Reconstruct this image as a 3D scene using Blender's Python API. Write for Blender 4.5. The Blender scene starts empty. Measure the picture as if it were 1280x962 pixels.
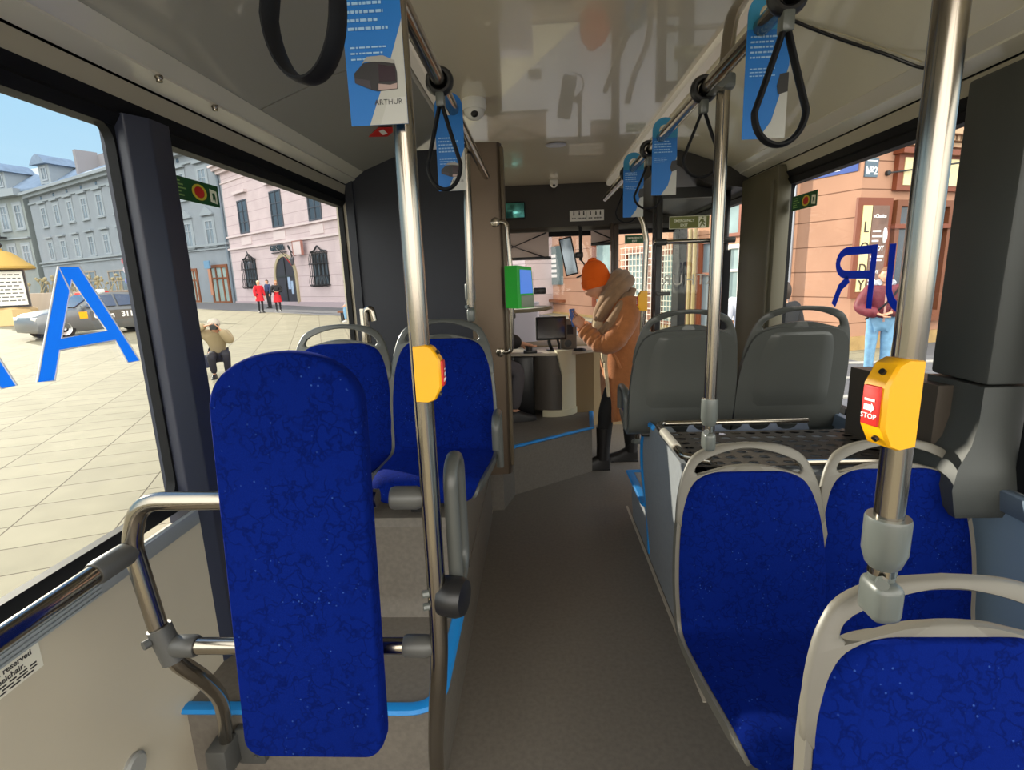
SKY_STRENGTH, SUN_STRENGTH, EXPOSURE, REAR_FILL = 1.0, 6.0, 0.3, 3.5
import bpy, bmesh, math, random
from mathutils import Vector as V, Matrix as M
random.seed(7)
SC = bpy.context.scene
COL = SC.collection
PI = math.pi
WM = {}          # world matrix of every object that carries parts

# ------------------------------------------------------------------ materials
def lin(c):
    return c / 12.92 if c <= .04045 else ((c + .055) / 1.055) ** 2.4

def rgb(r, g, b):
    return (lin(r / 255), lin(g / 255), lin(b / 255), 1)

def _nodes(name):
    m = bpy.data.materials.new(name)
    m.use_nodes = True
    nt = m.node_tree
    return m, nt, nt.nodes, nt.links, nt.nodes['Principled BSDF']

def mat(name, col, rough=.5, metal=0, spec=.5, coat=0, noise=None, bump=None, emit=None, sheen=0, coat_rough=.05):
    """col: sRGB 0-255.  noise=(scale, amount) mottles the colour, bump=(scale, strength)."""
    m, nt, N, L, b = _nodes(name)
    c = rgb(*col)
    b.inputs['Base Color'].default_value = c
    b.inputs['Roughness'].default_value = rough
    b.inputs['Metallic'].default_value = metal
    b.inputs['Specular IOR Level'].default_value = spec
    b.inputs['Coat Weight'].default_value = coat
    b.inputs['Coat Roughness'].default_value = coat_rough
    b.inputs['Sheen Weight'].default_value = sheen
    tc = N.new('ShaderNodeTexCoord')
    if noise:
        n = N.new('ShaderNodeTexNoise')
        n.inputs['Scale'].default_value = noise[0]
        n.inputs['Detail'].default_value = 6
        L.new(tc.outputs['Object'], n.inputs['Vector'])
        r = N.new('ShaderNodeValToRGB')
        r.color_ramp.elements[0].position = .3
        r.color_ramp.elements[1].position = .7
        k = noise[1]
        r.color_ramp.elements[0].color = tuple(x * (1 - k) for x in c[:3]) + (1,)
        r.color_ramp.elements[1].color = tuple(min(1, x * (1 + k)) for x in c[:3]) + (1,)
        L.new(n.outputs['Fac'], r.inputs['Fac'])
        L.new(r.outputs['Color'], b.inputs['Base Color'])
    if bump:
        n = N.new('ShaderNodeTexNoise')
        n.inputs['Scale'].default_value = bump[0]
        n.inputs['Detail'].default_value = 4
        L.new(tc.outputs['Object'], n.inputs['Vector'])
        bp = N.new('ShaderNodeBump')
        bp.inputs['Strength'].default_value = bump[1]
        bp.inputs['Distance'].default_value = .01
        L.new(n.outputs['Fac'], bp.inputs['Height'])
        L.new(bp.outputs['Normal'], b.inputs['Normal'])
    if emit:
        b.inputs['Emission Color'].default_value = rgb(*emit[0])
        b.inputs['Emission Strength'].default_value = emit[1]
    return m

def fabric(name, base, dark, fleck, scale=26):
    m, nt, N, L, b = _nodes(name)
    tc = N.new('ShaderNodeTexCoord')
    n0 = N.new('ShaderNodeTexNoise'); n0.inputs['Scale'].default_value = 30; n0.inputs['Detail'].default_value = 3
    L.new(tc.outputs['Object'], n0.inputs['Vector'])
    mx = N.new('ShaderNodeMix'); mx.data_type = 'RGBA'; mx.blend_type = 'LINEAR_LIGHT'
    mx.inputs['Factor'].default_value = .035
    L.new(tc.outputs['Object'], mx.inputs['A']); L.new(n0.outputs['Color'], mx.inputs['B'])
    vo = N.new('ShaderNodeTexVoronoi'); vo.feature = 'DISTANCE_TO_EDGE'; vo.inputs['Scale'].default_value = scale
    L.new(mx.outputs['Result'], vo.inputs['Vector'])
    cr = N.new('ShaderNodeValToRGB'); cr.color_ramp.elements[0].position = .0; cr.color_ramp.elements[1].position = .11
    cr.color_ramp.elements[0].color = (0, 0, 0, 1); cr.color_ramp.elements[1].color = (1, 1, 1, 1)
    L.new(vo.outputs['Distance'], cr.inputs['Fac'])
    n1 = N.new('ShaderNodeTexNoise'); n1.inputs['Scale'].default_value = 20; n1.inputs['Detail'].default_value = 2
    L.new(tc.outputs['Object'], n1.inputs['Vector'])
    c1 = N.new('ShaderNodeValToRGB'); c1.color_ramp.elements[0].position = .45; c1.color_ramp.elements[1].position = .6
    L.new(n1.outputs['Fac'], c1.inputs['Fac'])
    mxx = N.new('ShaderNodeMath'); mxx.operation = 'MAXIMUM'
    L.new(cr.outputs['Color'], mxx.inputs[0]); L.new(c1.outputs['Color'], mxx.inputs[1])
    col = N.new('ShaderNodeMix'); col.data_type = 'RGBA'
    col.inputs['A'].default_value = rgb(*dark); col.inputs['B'].default_value = rgb(*base)
    L.new(mxx.outputs[0], col.inputs['Factor'])
    n2 = N.new('ShaderNodeTexVoronoi'); n2.inputs['Scale'].default_value = 75
    L.new(tc.outputs['Object'], n2.inputs['Vector'])
    c2 = N.new('ShaderNodeValToRGB'); c2.color_ramp.elements[0].position = .08; c2.color_ramp.elements[1].position = .16
    c2.color_ramp.elements[0].color = (.55, .55, .55, 1); c2.color_ramp.elements[1].color = (0, 0, 0, 1)
    L.new(n2.outputs['Distance'], c2.inputs['Fac'])
    n3 = N.new('ShaderNodeTexNoise'); n3.inputs['Scale'].default_value = 17
    L.new(tc.outputs['Object'], n3.inputs['Vector'])
    c3 = N.new('ShaderNodeValToRGB'); c3.color_ramp.elements[0].position = .52; c3.color_ramp.elements[1].position = .62
    L.new(n3.outputs['Fac'], c3.inputs['Fac'])
    mu = N.new('ShaderNodeMath'); mu.operation = 'MULTIPLY'
    L.new(c2.outputs['Color'], mu.inputs[0]); L.new(c3.outputs['Color'], mu.inputs[1])
    fl = N.new('ShaderNodeMix'); fl.data_type = 'RGBA'; fl.inputs['B'].default_value = rgb(*fleck)
    L.new(col.outputs['Result'], fl.inputs['A']); L.new(mu.outputs[0], fl.inputs['Factor'])
    L.new(fl.outputs['Result'], b.inputs['Base Color'])
    b.inputs['Roughness'].default_value = .9
    b.inputs['Specular IOR Level'].default_value = .05
    b.inputs['Sheen Weight'].default_value = .12
    b.inputs['Sheen Roughness'].default_value = .4
    b.inputs['Sheen Tint'].default_value = rgb(20, 70, 235)
    nb = N.new('ShaderNodeTexNoise'); nb.inputs['Scale'].default_value = 600
    L.new(tc.outputs['Object'], nb.inputs['Vector'])
    bp = N.new('ShaderNodeBump'); bp.inputs['Strength'].default_value = .25; bp.inputs['Distance'].default_value = .002
    L.new(nb.outputs['Fac'], bp.inputs['Height']); L.new(bp.outputs['Normal'], b.inputs['Normal'])
    return m

def glass(name, tint=(.93, .96, .96), refl=.04, graze=.5):
    """clear pane: see-through with a Schlick reflection, equal from both faces"""
    m = bpy.data.materials.new(name); m.use_nodes = True
    nt = m.node_tree; N = nt.nodes; L = nt.links
    N.clear()
    o = N.new('ShaderNodeOutputMaterial'); t = N.new('ShaderNodeBsdfTransparent'); g = N.new('ShaderNodeBsdfGlossy')
    mx = N.new('ShaderNodeMixShader'); lw = N.new('ShaderNodeLayerWeight'); lw.inputs['Blend'].default_value = .5
    pw = N.new('ShaderNodeMath'); pw.operation = 'POWER'; pw.inputs[1].default_value = 5
    ma = N.new('ShaderNodeMath'); ma.operation = 'MULTIPLY_ADD'; ma.inputs[1].default_value = graze; ma.inputs[2].default_value = refl
    t.inputs['Color'].default_value = tint + (1,)
    g.inputs['Roughness'].default_value = .02
    L.new(lw.outputs['Facing'], pw.inputs[0]); L.new(pw.outputs[0], ma.inputs[0]); L.new(ma.outputs[0], mx.inputs['Fac'])
    L.new(t.outputs[0], mx.inputs[1]); L.new(g.outputs[0], mx.inputs[2]); L.new(mx.outputs[0], o.inputs['Surface'])
    return m

def translucent(name, col):
    """coloured window film: lit from either side"""
    m, nt, N, L, b = _nodes(name)
    b.inputs['Base Color'].default_value = rgb(*col); b.inputs['Roughness'].default_value = .4
    t = N.new('ShaderNodeBsdfTranslucent'); t.inputs['Color'].default_value = rgb(*col)
    mx = N.new('ShaderNodeMixShader'); mx.inputs['Fac'].default_value = .65
    o = [n for n in N if n.type == 'OUTPUT_MATERIAL'][0]
    L.new(b.outputs[0], mx.inputs[1]); L.new(t.outputs[0], mx.inputs[2]); L.new(mx.outputs[0], o.inputs['Surface'])
    return m

def paving(name, col, joint, ang, su, sv, pu, pv, wu=.006, wv=.006):
    m, nt, N, L, b = _nodes(name)
    tc = N.new('ShaderNodeTexCoord')
    rt = N.new('ShaderNodeVectorRotate'); rt.rotation_type = 'Z_AXIS'; rt.inputs['Angle'].default_value = ang
    L.new(tc.outputs['Object'], rt.inputs['Vector'])
    sp = N.new('ShaderNodeSeparateXYZ'); L.new(rt.outputs[0], sp.inputs[0])
    masks = []
    cells = []
    for ax, s, p, w in (('X', su, pu, wu), ('Y', sv, pv, wv)):
        a = N.new('ShaderNodeMath'); a.operation = 'ADD'; a.inputs[1].default_value = -p; L.new(sp.outputs[ax], a.inputs[0])
        d = N.new('ShaderNodeMath'); d.operation = 'DIVIDE'; d.inputs[1].default_value = s; L.new(a.outputs[0], d.inputs[0])
        fl = N.new('ShaderNodeMath'); fl.operation = 'FLOOR'; L.new(d.outputs[0], fl.inputs[0]); cells.append(fl)
        f = N.new('ShaderNodeMath'); f.operation = 'FRACT'; L.new(d.outputs[0], f.inputs[0])
        pp = N.new('ShaderNodeMath'); pp.operation = 'PINGPONG'; pp.inputs[1].default_value = .5; L.new(f.outputs[0], pp.inputs[0])
        lt = N.new('ShaderNodeMath'); lt.operation = 'LESS_THAN'; lt.inputs[1].default_value = w / s; L.new(pp.outputs[0], lt.inputs[0])
        masks.append(lt)
    mxm = N.new('ShaderNodeMath'); mxm.operation = 'MAXIMUM'
    L.new(masks[0].outputs[0], mxm.inputs[0]); L.new(masks[1].outputs[0], mxm.inputs[1])
    cb = N.new('ShaderNodeCombineXYZ'); L.new(cells[0].outputs[0], cb.inputs[0]); L.new(cells[1].outputs[0], cb.inputs[1])
    wn = N.new('ShaderNodeTexWhiteNoise'); L.new(cb.outputs[0], wn.inputs['Vector'])
    no = N.new('ShaderNodeTexNoise'); no.inputs['Scale'].default_value = 3; no.inputs['Detail'].default_value = 8
    L.new(tc.outputs['Object'], no.inputs['Vector'])
    ad = N.new('ShaderNodeMath'); ad.operation = 'MULTIPLY_ADD'; ad.inputs[1].default_value = .3; L.new(wn.outputs['Value'], ad.inputs[0]); L.new(no.outputs['Fac'], ad.inputs[2])
    cr = N.new('ShaderNodeValToRGB'); c = rgb(*col)
    cr.color_ramp.elements[0].position = .3; cr.color_ramp.elements[1].position = .95
    cr.color_ramp.elements[0].color = tuple(x * .88 for x in c[:3]) + (1,); cr.color_ramp.elements[1].color = tuple(x * 1.1 for x in c[:3]) + (1,)
    L.new(ad.outputs[0], cr.inputs['Fac'])
    mx = N.new('ShaderNodeMix'); mx.data_type = 'RGBA'; mx.inputs['B'].default_value = rgb(*joint)
    L.new(mxm.outputs[0], mx.inputs['Factor']); L.new(cr.outputs['Color'], mx.inputs['A'])
    L.new(mx.outputs['Result'], b.inputs['Base Color'])
    b.inputs['Roughness'].default_value = .85
    b.inputs['Specular IOR Level'].default_value = .2
    return m

def coursed(name, col, joint, dz, phase, w=.012, noise=.06):
    """rendered wall with horizontal grooves every dz metres"""
    m, nt, N, L, b = _nodes(name)
    g = N.new('ShaderNodeNewGeometry')
    sp = N.new('ShaderNodeSeparateXYZ'); L.new(g.outputs['Position'], sp.inputs[0])
    a = N.new('ShaderNodeMath'); a.operation = 'ADD'; a.inputs[1].default_value = -phase; L.new(sp.outputs['Z'], a.inputs[0])
    d = N.new('ShaderNodeMath'); d.operation = 'DIVIDE'; d.inputs[1].default_value = dz; L.new(a.outputs[0], d.inputs[0])
    f = N.new('ShaderNodeMath'); f.operation = 'FRACT'; L.new(d.outputs[0], f.inputs[0])
    pp = N.new('ShaderNodeMath'); pp.operation = 'PINGPONG'; pp.inputs[1].default_value = .5; L.new(f.outputs[0], pp.inputs[0])
    lt = N.new('ShaderNodeMath'); lt.operation = 'LESS_THAN'; lt.inputs[1].default_value = w / dz; L.new(pp.outputs[0], lt.inputs[0])
    no = N.new('ShaderNodeTexNoise'); no.inputs['Scale'].default_value = 1.3; no.inputs['Detail'].default_value = 8
    L.new(g.outputs['Position'], no.inputs['Vector'])
    cr = N.new('ShaderNodeValToRGB'); c = rgb(*col)
    cr.color_ramp.elements[0].position = .3; cr.color_ramp.elements[1].position = .7
    cr.color_ramp.elements[0].color = tuple(x * (1 - noise) for x in c[:3]) + (1,); cr.color_ramp.elements[1].color = tuple(x * (1 + noise) for x in c[:3]) + (1,)
    L.new(no.outputs['Fac'], cr.inputs['Fac'])
    mx = N.new('ShaderNodeMix'); mx.data_type = 'RGBA'; mx.inputs['B'].default_value = rgb(*joint)
    L.new(lt.outputs[0], mx.inputs['Factor']); L.new(cr.outputs['Color'], mx.inputs['A'])
    L.new(mx.outputs['Result'], b.inputs['Base Color'])
    b.inputs['Roughness'].default_value = .9
    b.inputs['Specular IOR Level'].default_value = .2
    return m

# ------------------------------------------------------------------ geometry
def fillet(pts, r, n=6, closed=False):
    pts = [V(p) for p in pts]; out = []
    N = len(pts)
    for i, p in enumerate(pts):
        if not closed and i in (0, N - 1):
            out.append(p); continue
        a = pts[i - 1]; b = pts[(i + 1) % N]
        ri = r[i] if isinstance(r, (list, tuple)) else r
        u = (a - p); w = (b - p)
        if ri <= 0 or u.length < 1e-6 or w.length < 1e-6:
            out.append(p); continue
        ang = u.angle(w)
        d = min(ri / max(math.tan(ang / 2), 1e-4), u.length * .49, w.length * .49)
        p0 = p + u.normalized() * d; p1 = p + w.normalized() * d
        for k in range(n + 1):
            t = k / n
            out.append(p0 * (1 - t) ** 2 + p * 2 * t * (1 - t) + p1 * t * t)
    return out

def smooth_path(pts, n=8):
    """Catmull-Rom through the points"""
    pts = [V(p) for p in pts]; out = []
    for i in range(len(pts) - 1):
        p0 = pts[max(i - 1, 0)]; p1 = pts[i]; p2 = pts[i + 1]; p3 = pts[min(i + 2, len(pts) - 1)]
        for k in range(n):
            t = k / n
            out.append(.5 * ((2 * p1) + (p2 - p0) * t + (2 * p0 - 5 * p1 + 4 * p2 - p3) * t * t + (3 * p1 - p0 - 3 * p2 + p3) * t ** 3))
    out.append(pts[-1])
    return out

class MB:
    def __init__(s):
        s.bm = bmesh.new()

    def add(s, verts, faces):
        vs = [s.bm.verts.new(v) for v in verts]
        for f in faces:
            try:
                s.bm.faces.new([vs[i] for i in f])
            except ValueError:
                pass
        return s

    def merge(s, bm):
        me = bpy.data.meshes.new('tmp'); bm.to_mesh(me); bm.free(); s.bm.from_mesh(me); bpy.data.meshes.remove(me)
        return s

    def box(s, lo, hi, bev=0, seg=2, rot=None):
        bm = bmesh.new(); bmesh.ops.create_cube(bm, size=1)
        lo = V(lo); hi = V(hi); c = (lo + hi) / 2; d = hi - lo
        bmesh.ops.scale(bm, vec=[abs(x) for x in d], verts=bm.verts)
        if bev:
            bmesh.ops.bevel(bm, geom=bm.edges[:], offset=bev, segments=seg, affect='EDGES', profile=.5)
        if rot is not None:
            bmesh.ops.transform(bm, matrix=rot.to_4x4() if hasattr(rot, 'to_4x4') else rot, verts=bm.verts)
        bmesh.ops.translate(bm, vec=c, verts=bm.verts)
        return s.merge(bm)

    def tube(s, path, r, closed=False, seg=14, caps=True, ry=None, ref=None):
        path = [V(p) for p in path]; n = len(path)
        T = []
        for i in range(n):
            a = path[i - 1] if (i or closed) else path[0]
            b = path[(i + 1) % n] if (i < n - 1 or closed) else path[-1]
            T.append((b - a).normalized())
        if ref is None:
            up = V((0, 0, 1)) if abs(T[0].z) < .9 else V((1, 0, 0))
            nr = (up - T[0] * up.dot(T[0])).normalized()
        rings = []
        for i in range(n):
            if ref is not None:
                bn = V(ref); bn = (bn - T[i] * bn.dot(T[i])).normalized(); nr = T[i].cross(bn)
            else:
                nr = (nr - T[i] * nr.dot(T[i])).normalized(); bn = T[i].cross(nr)
            rr = r[i] if isinstance(r, (list, tuple)) else r
            r2 = (ry[i] if isinstance(ry, (list, tuple)) else ry) if ry is not None else rr
            rings.append([path[i] + nr * (rr * math.cos(2 * PI * k / seg)) + bn * (r2 * math.sin(2 * PI * k / seg)) for k in range(seg)])
        return s.loft(rings, closed, caps)

    def loft(s, rings, closed=False, caps=True):
        seg = len(rings[0]); n = len(rings)
        vs = [v for r in rings for v in r]; fs = []
        for i in range(n if closed else n - 1):
            j = (i + 1) % n
            for k in range(seg):
                l = (k + 1) % seg
                fs.append((i * seg + k, i * seg + l, j * seg + l, j * seg + k))
        if caps and not closed:
            fs.append(tuple(range(seg))); fs.append(tuple((n - 1) * seg + k for k in range(seg)))
        return s.add(vs, fs)

    def prism(s, poly, off):
        off = V(off); n = len(poly); poly = [V(p) for p in poly]
        vs = poly + [p + off for p in poly]
        fs = [tuple(range(n)), tuple(range(n, 2 * n))] + [(i, (i + 1) % n, n + (i + 1) % n, n + i) for i in range(n)]
        return s.add(vs, fs)

    def ring_prism(s, outer, inner, off):
        """flat frame between two loops of equal length, extruded by off"""
        off = V(off); n = len(outer); o = [V(p) for p in outer]; q = [V(p) for p in inner]
        vs = o + q + [p + off for p in o] + [p + off for p in q]
        fs = []
        for i in range(n):
            j = (i + 1) % n
            fs += [(i, j, n + j, n + i), (2 * n + i, 2 * n + j, 3 * n + j, 3 * n + i), (i, j, 2 * n + j, 2 * n + i), (n + i, n + j, 3 * n + j, 3 * n + i)]
        return s.add(vs, fs)

    def lathe(s, prof, c=(0, 0, 0), seg=24, axis=(0, 0, 1), ell=(1, 1)):
        c = V(c); q = V((0, 0, 1)).rotation_difference(V(axis)).to_matrix()
        rings = [[c + q @ V((r * ell[0] * math.cos(2 * PI * k / seg), r * ell[1] * math.sin(2 * PI * k / seg), z)) for k in range(seg)] for r, z in prof]
        return s.loft(rings)

    def ball(s, c, r, seg=16):
        bm = bmesh.new(); bmesh.ops.create_uvsphere(bm, u_segments=seg, v_segments=seg // 2 + 2, radius=1)
        rr = r if isinstance(r, (list, tuple)) else (r, r, r)
        bmesh.ops.scale(bm, vec=rr, verts=bm.verts); bmesh.ops.translate(bm, vec=V(c), verts=bm.verts)
        return s.merge(bm)

    def cyl(s, a, b, r, seg=16, r2=None):
        return s.tube([a, b], [r, r if r2 is None else r2], seg=seg)

    def grid(s, rows):
        n = len(rows); m = len(rows[0]); vs = [v for r in rows for v in r]
        return s.add(vs, [(i * m + k, i * m + k + 1, (i + 1) * m + k + 1, (i + 1) * m + k) for i in range(n - 1) for k in range(m - 1)])

    def slab(s, rows, rows2):
        """closed solid between two grids"""
        n = len(rows); m = len(rows[0]); vs = [v for r in rows for v in r] + [v for r in rows2 for v in r]; o = n * m
        fs = []
        for i in range(n - 1):
            for k in range(m - 1):
                q = (i * m + k, i * m + k + 1, (i + 1) * m + k + 1, (i + 1) * m + k)
                fs += [q, tuple(o + x for x in q)]
        ed = [k for k in range(m)] + [i * m + m - 1 for i in range(1, n)] + [(n - 1) * m + k for k in range(m - 2, -1, -1)] + [i * m for i in range(n - 2, 0, -1)]
        for a, b in zip(ed, ed[1:] + ed[:1]):
            fs.append((a, b, o + b, o + a))
        return s.add(vs, fs)

    def xf(s, mtx):
        bmesh.ops.transform(s.bm, matrix=mtx, verts=s.bm.verts); return s

    def build(s, name, m, parent=None, smooth=35, local=False, sub=0):
        bmesh.ops.recalc_face_normals(s.bm, faces=s.bm.faces)
        if parent is not None and not local:
            bmesh.ops.transform(s.bm, matrix=WM[parent.name].inverted(), verts=s.bm.verts)
        me = bpy.data.meshes.new(name); s.bm.to_mesh(me); s.bm.free()
        me.materials.append(m)
        o = bpy.data.objects.new(name, me); COL.objects.link(o)
        if smooth:
            for p in me.polygons: p.use_smooth = True
            me.set_sharp_from_angle(angle=math.radians(smooth))
        if sub:
            md = o.modifiers.new('sub', 'SUBSURF'); md.levels = sub; md.render_levels = sub
        if parent is not None:
            o.parent = parent
            WM[o.name] = WM[parent.name]
        else:
            WM[o.name] = M.Identity(4)
        return o

def tag(o, label, cat, group=None, kind=None):
    if label: o['label'] = label
    if cat: o['category'] = cat
    if group: o['group'] = group
    if kind: o['kind'] = kind
    return o

def rebase(o):
    """move a single-mesh thing's origin to the middle of its base"""
    co = [v.co for v in o.data.vertices]
    lo = V((min(c.x for c in co), min(c.y for c in co), min(c.z for c in co))); hi = V((max(c.x for c in co), max(c.y for c in co), max(c.z for c in co)))
    b = V(((lo.x + hi.x) / 2, (lo.y + hi.y) / 2, lo.z))
    o.data.transform(M.Translation(-b)); o.location = b
    WM[o.name] = M.Translation(b)
    return o

def single(name, mb, m, label, cat, group=None, smooth=35, sub=0):
    o = mb.build(name, m, smooth=smooth, sub=sub); rebase(o)
    return tag(o, label, cat, group)

def struct(name, mb, m, smooth=35, parent=None):
    o = mb.build(name, m, parent=parent, smooth=smooth)
    if parent is None: o['kind'] = 'structure'
    return o

def thing(name, label, cat, loc=(0, 0, 0), rotz=0, group=None):
    o = bpy.data.objects.new(name, None); COL.objects.link(o)
    o.empty_display_size = .1
    o.location = loc; o.rotation_euler = (0, 0, rotz)
    WM[o.name] = M.Translation(V(loc)) @ M.Rotation(rotz, 4, 'Z')
    return tag(o, label, cat, group)

def dup(root, loc, rotz=0, label=None, group=None):
    r = root.copy(); COL.objects.link(r); r.location = loc; r.rotation_euler = (0, 0, rotz)
    WM[r.name] = M.Translation(V(loc)) @ M.Rotation(rotz, 4, 'Z')
    if label: r['label'] = label
    if group: r['group'] = group
    for ch in list(root.children):
        c = ch.copy(); COL.objects.link(c); c.parent = r
        for g in list(ch.children):
            d = g.copy(); COL.objects.link(d); d.parent = c
    return r

def text_bm(body, size, mtx, ext=.0006, align='LEFT', spacing=1.0, mirror=False, bold=0):
    cu = bpy.data.curves.new('txt', 'FONT'); cu.body = body; cu.size = size; cu.extrude = ext; cu.align_x = align
    cu.space_character = spacing; cu.resolution_u = 3; cu.offset = bold
    o = bpy.data.objects.new('txt', cu); COL.objects.link(o)
    dg = bpy.context.evaluated_depsgraph_get(); dg.update()
    me = bpy.data.meshes.new_from_object(o.evaluated_get(dg))
    bpy.data.objects.remove(o); bpy.data.curves.remove(cu)
    bm = bmesh.new(); bm.from_mesh(me); bpy.data.meshes.remove(me)
    if mirror: bmesh.ops.scale(bm, vec=(-1, 1, 1), verts=bm.verts)
    bmesh.ops.transform(bm, matrix=mtx, verts=bm.verts)
    return bm

def frame_mtx(o, x, y):
    x = V(x).normalized(); y = V(y).normalized(); z = x.cross(y)
    m = M.Identity(4)
    for i in range(3):
        m[i][0] = x[i]; m[i][1] = y[i]; m[i][2] = z[i]; m[i][3] = V(o)[i]
    return m

def rrect(cx, cy, w, h, r, n=6):
    out = []
    for sx, sy, a0 in ((1, 1, 0), (-1, 1, 90), (-1, -1, 180), (1, -1, 270)):
        for k in range(n + 1):
            a = math.radians(a0 + 90 * k / n)
            out.append((cx + sx * (w / 2 - r) + r * math.cos(a), cy + sy * (h / 2 - r) + r * math.sin(a)))
    return out

def skin_mesh(nodes, edges, root, sub=2, smooth_r=True):
    """one continuous limb surface grown from joints: nodes {name:(pos, r or (rx,ry))}"""
    me = bpy.data.meshes.new('sk'); bm = bmesh.new()
    ly = bm.verts.layers.skin.verify(); vv = {}
    for k, (p, r) in nodes.items():
        v = bm.verts.new(p); v[ly].radius = (r, r) if not isinstance(r, tuple) else r
        v[ly].use_root = (k == root); vv[k] = v
    for a, b in edges: bm.edges.new((vv[a], vv[b]))
    bm.to_mesh(me); bm.free()
    o = bpy.data.objects.new('sk', me); COL.objects.link(o)
    md = o.modifiers.new('skin', 'SKIN'); md.branch_smoothing = .4; md.use_smooth_shade = True
    ms = o.modifiers.new('sub', 'SUBSURF'); ms.levels = sub; ms.render_levels = sub
    dg = bpy.context.evaluated_depsgraph_get(); dg.update()
    m2 = bpy.data.meshes.new_from_object(o.evaluated_get(dg))
    bpy.data.objects.remove(o); bpy.data.meshes.remove(me)
    mb = MB(); mb.bm.from_mesh(m2); bpy.data.meshes.remove(m2)
    return mb
# ------------------------------------------------------------------ materials
FLOOR = mat('floor_vinyl', (106, 100, 92), .55, noise=(60, .12), coat=.0)
PLAT = mat('platform_vinyl', (104, 98, 90), .6, noise=(70, .12))
BOXG = mat('grey_cladding', (136, 140, 144), .55, noise=(40, .05))
BLUE_EDGE = mat('blue_edging', (20, 130, 205), .45)
WALLB = mat('beige_laminate', (196, 186, 166), .45, noise=(2, .04))
WALLR = mat('pale_laminate', (120, 140, 160), .45)
ALU = mat('brushed_aluminium', (164, 170, 174), .35, metal=.25)
SILVER_GLOW = mat('silver_profile_glow', (190, 186, 176), .3, metal=.6, emit=((255, 240, 214), .12))  # faint warm emission added to brighten the metal, which is no lamp
CEIL = mat('gloss_ceiling', (222, 212, 190), .2, spec=.6, coat=.8, coat_rough=.03)
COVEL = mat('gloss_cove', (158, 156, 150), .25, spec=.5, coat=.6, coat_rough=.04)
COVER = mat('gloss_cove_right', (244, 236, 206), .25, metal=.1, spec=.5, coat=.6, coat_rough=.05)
STRIP = mat('pale_cove_strip', (236, 232, 218), .22, metal=.2, coat=.5)
BLACK = mat('black_rubber', (13, 14, 18), .6, spec=.25)
BLACKG = mat('black_plastic', (24, 24, 26), .35)
NAVY = mat('dark_partition', (24, 27, 38), .6, noise=(30, .06))
PILLAR = mat('dark_pillar', (46, 50, 66), .4)
PILLARR = mat('dark_grey_moulding', (62, 64, 62), .5)
BROWN = mat('brown_metal', (92, 78, 64), .36, metal=.6)
OLIVE = mat('olive_moulding', (88, 82, 62), .5)
HEADER = mat('dark_header', (46, 40, 34), .5)
DASH = mat('dashboard', (128, 112, 84), .55)
DARKGREY = mat('desk_grey', (84, 78, 72), .5)
CREAM = mat('cream_plastic', (206, 200, 172), .45)
WHITEP = mat('white_plastic', (226, 224, 218), .4)
CHROME = mat('steel_tube', (158, 150, 138), .17, metal=1)
CLAMP = mat('grey_clamp', (90, 94, 90), .38, spec=.5, coat=.3)
DCLAMP = mat('dark_clamp', (74, 74, 72), .4)
GREYPL = mat('seat_plastic_light', (106, 102, 93), .42, spec=.45)
GREYDK = mat('seat_plastic_dark', (74, 76, 73), .42, spec=.45, coat=.2, coat_rough=.15)
SEATF = fabric('blue_moquette', (5, 26, 102), (3, 18, 80), (60, 94, 176), 34)
YELLOW = mat('yellow_plastic', (246, 178, 4), .4, coat=.3)
RED = mat('red_label', (206, 40, 34), .5)
WHITE = mat('white_print', (240, 240, 240), .5)
ADBLUE = mat('ad_blue', (0, 108, 190), .45)
ADTEAL = mat('ad_teal', (40, 134, 178), .5)
ADGREY = mat('ad_pale_grey', (178, 178, 172), .5)
LETTERB = translucent('blue_vinyl', (60, 160, 236))
LETTERR = translucent('dark_blue_vinyl', (14, 62, 176))
SIGNG = mat('sign_green', (14, 84, 40), .45)
SIGNOL = mat('sign_olive', (128, 132, 66), .5)
SIGNW = mat('sign_print', (252, 252, 226), .5)
GREEN = mat('green_plastic', (30, 170, 40), .4)
SCREEN = mat('screen_blue', (60, 110, 200), .2, emit=((70, 120, 210), .5))
SCREEND = mat('screen_dark', (40, 30, 34), .12)
GLASS = glass('window_glass', (.95, .97, .97), .02)
GLASSD = glass('door_glass', (.93, .95, .92), .02)

# ------------------------------------------------------------------ floor and raised floors
Y0, Y1 = -.9, 5.25
XL, XR = -1.10, 1.36
struct('floor', MB().box((XL - .03, Y0, -.06), (XR + .03, Y1, 0)), FLOOR)
def covedbox(name, m, poly, z0, z1, r=.02):
    mb = MB(); mb.prism([(x, y, z0) for x, y in poly], (0, 0, z1 - z0))
    return struct(name, mb, m)
covedbox('trim_1', PLAT, [(p[0], p[1]) for p in fillet([(-1.06, 1.25, 0), (-.31, 1.25, 0), (-.31, 3.06, 0), (-1.06, 3.06, 0)], [0, .07, 0, 0])], 0, .30)
# seat podium on the left platform, its foot swept up from the platform
mb = MB(); pr = [(1.66, .30), (1.685, .33), (1.69, .37), (1.69, .64), (1.71, .665), (3.05, .665), (3.05, .30)]
mb.prism([(-1.06, y, z) for y, z in pr], (.745, 0, 0))
struct('trim_2', mb, PLAT)
mb = MB(); p = fillet([(-1.05, 1.25, .30), (-.31, 1.25, .30), (-.31, 1.67, .30)], [0, .09, 0], 8)
mb.tube(p, .022, seg=8, ry=.012, ref=(0, 0, 1))
single('step_edging', mb, BLUE_EDGE, 'bright blue nosing around the left platform under the blue seats', 'step edge')
# floor covering joint lines
struct('trim_3', MB().box((-.327, 1.1, 0), (-.315, 3.3, .004)).box((.556, 1.6, 0), (.569, 3.2, .004)), mat('weld_seam', (176, 166, 150), .6))
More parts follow.
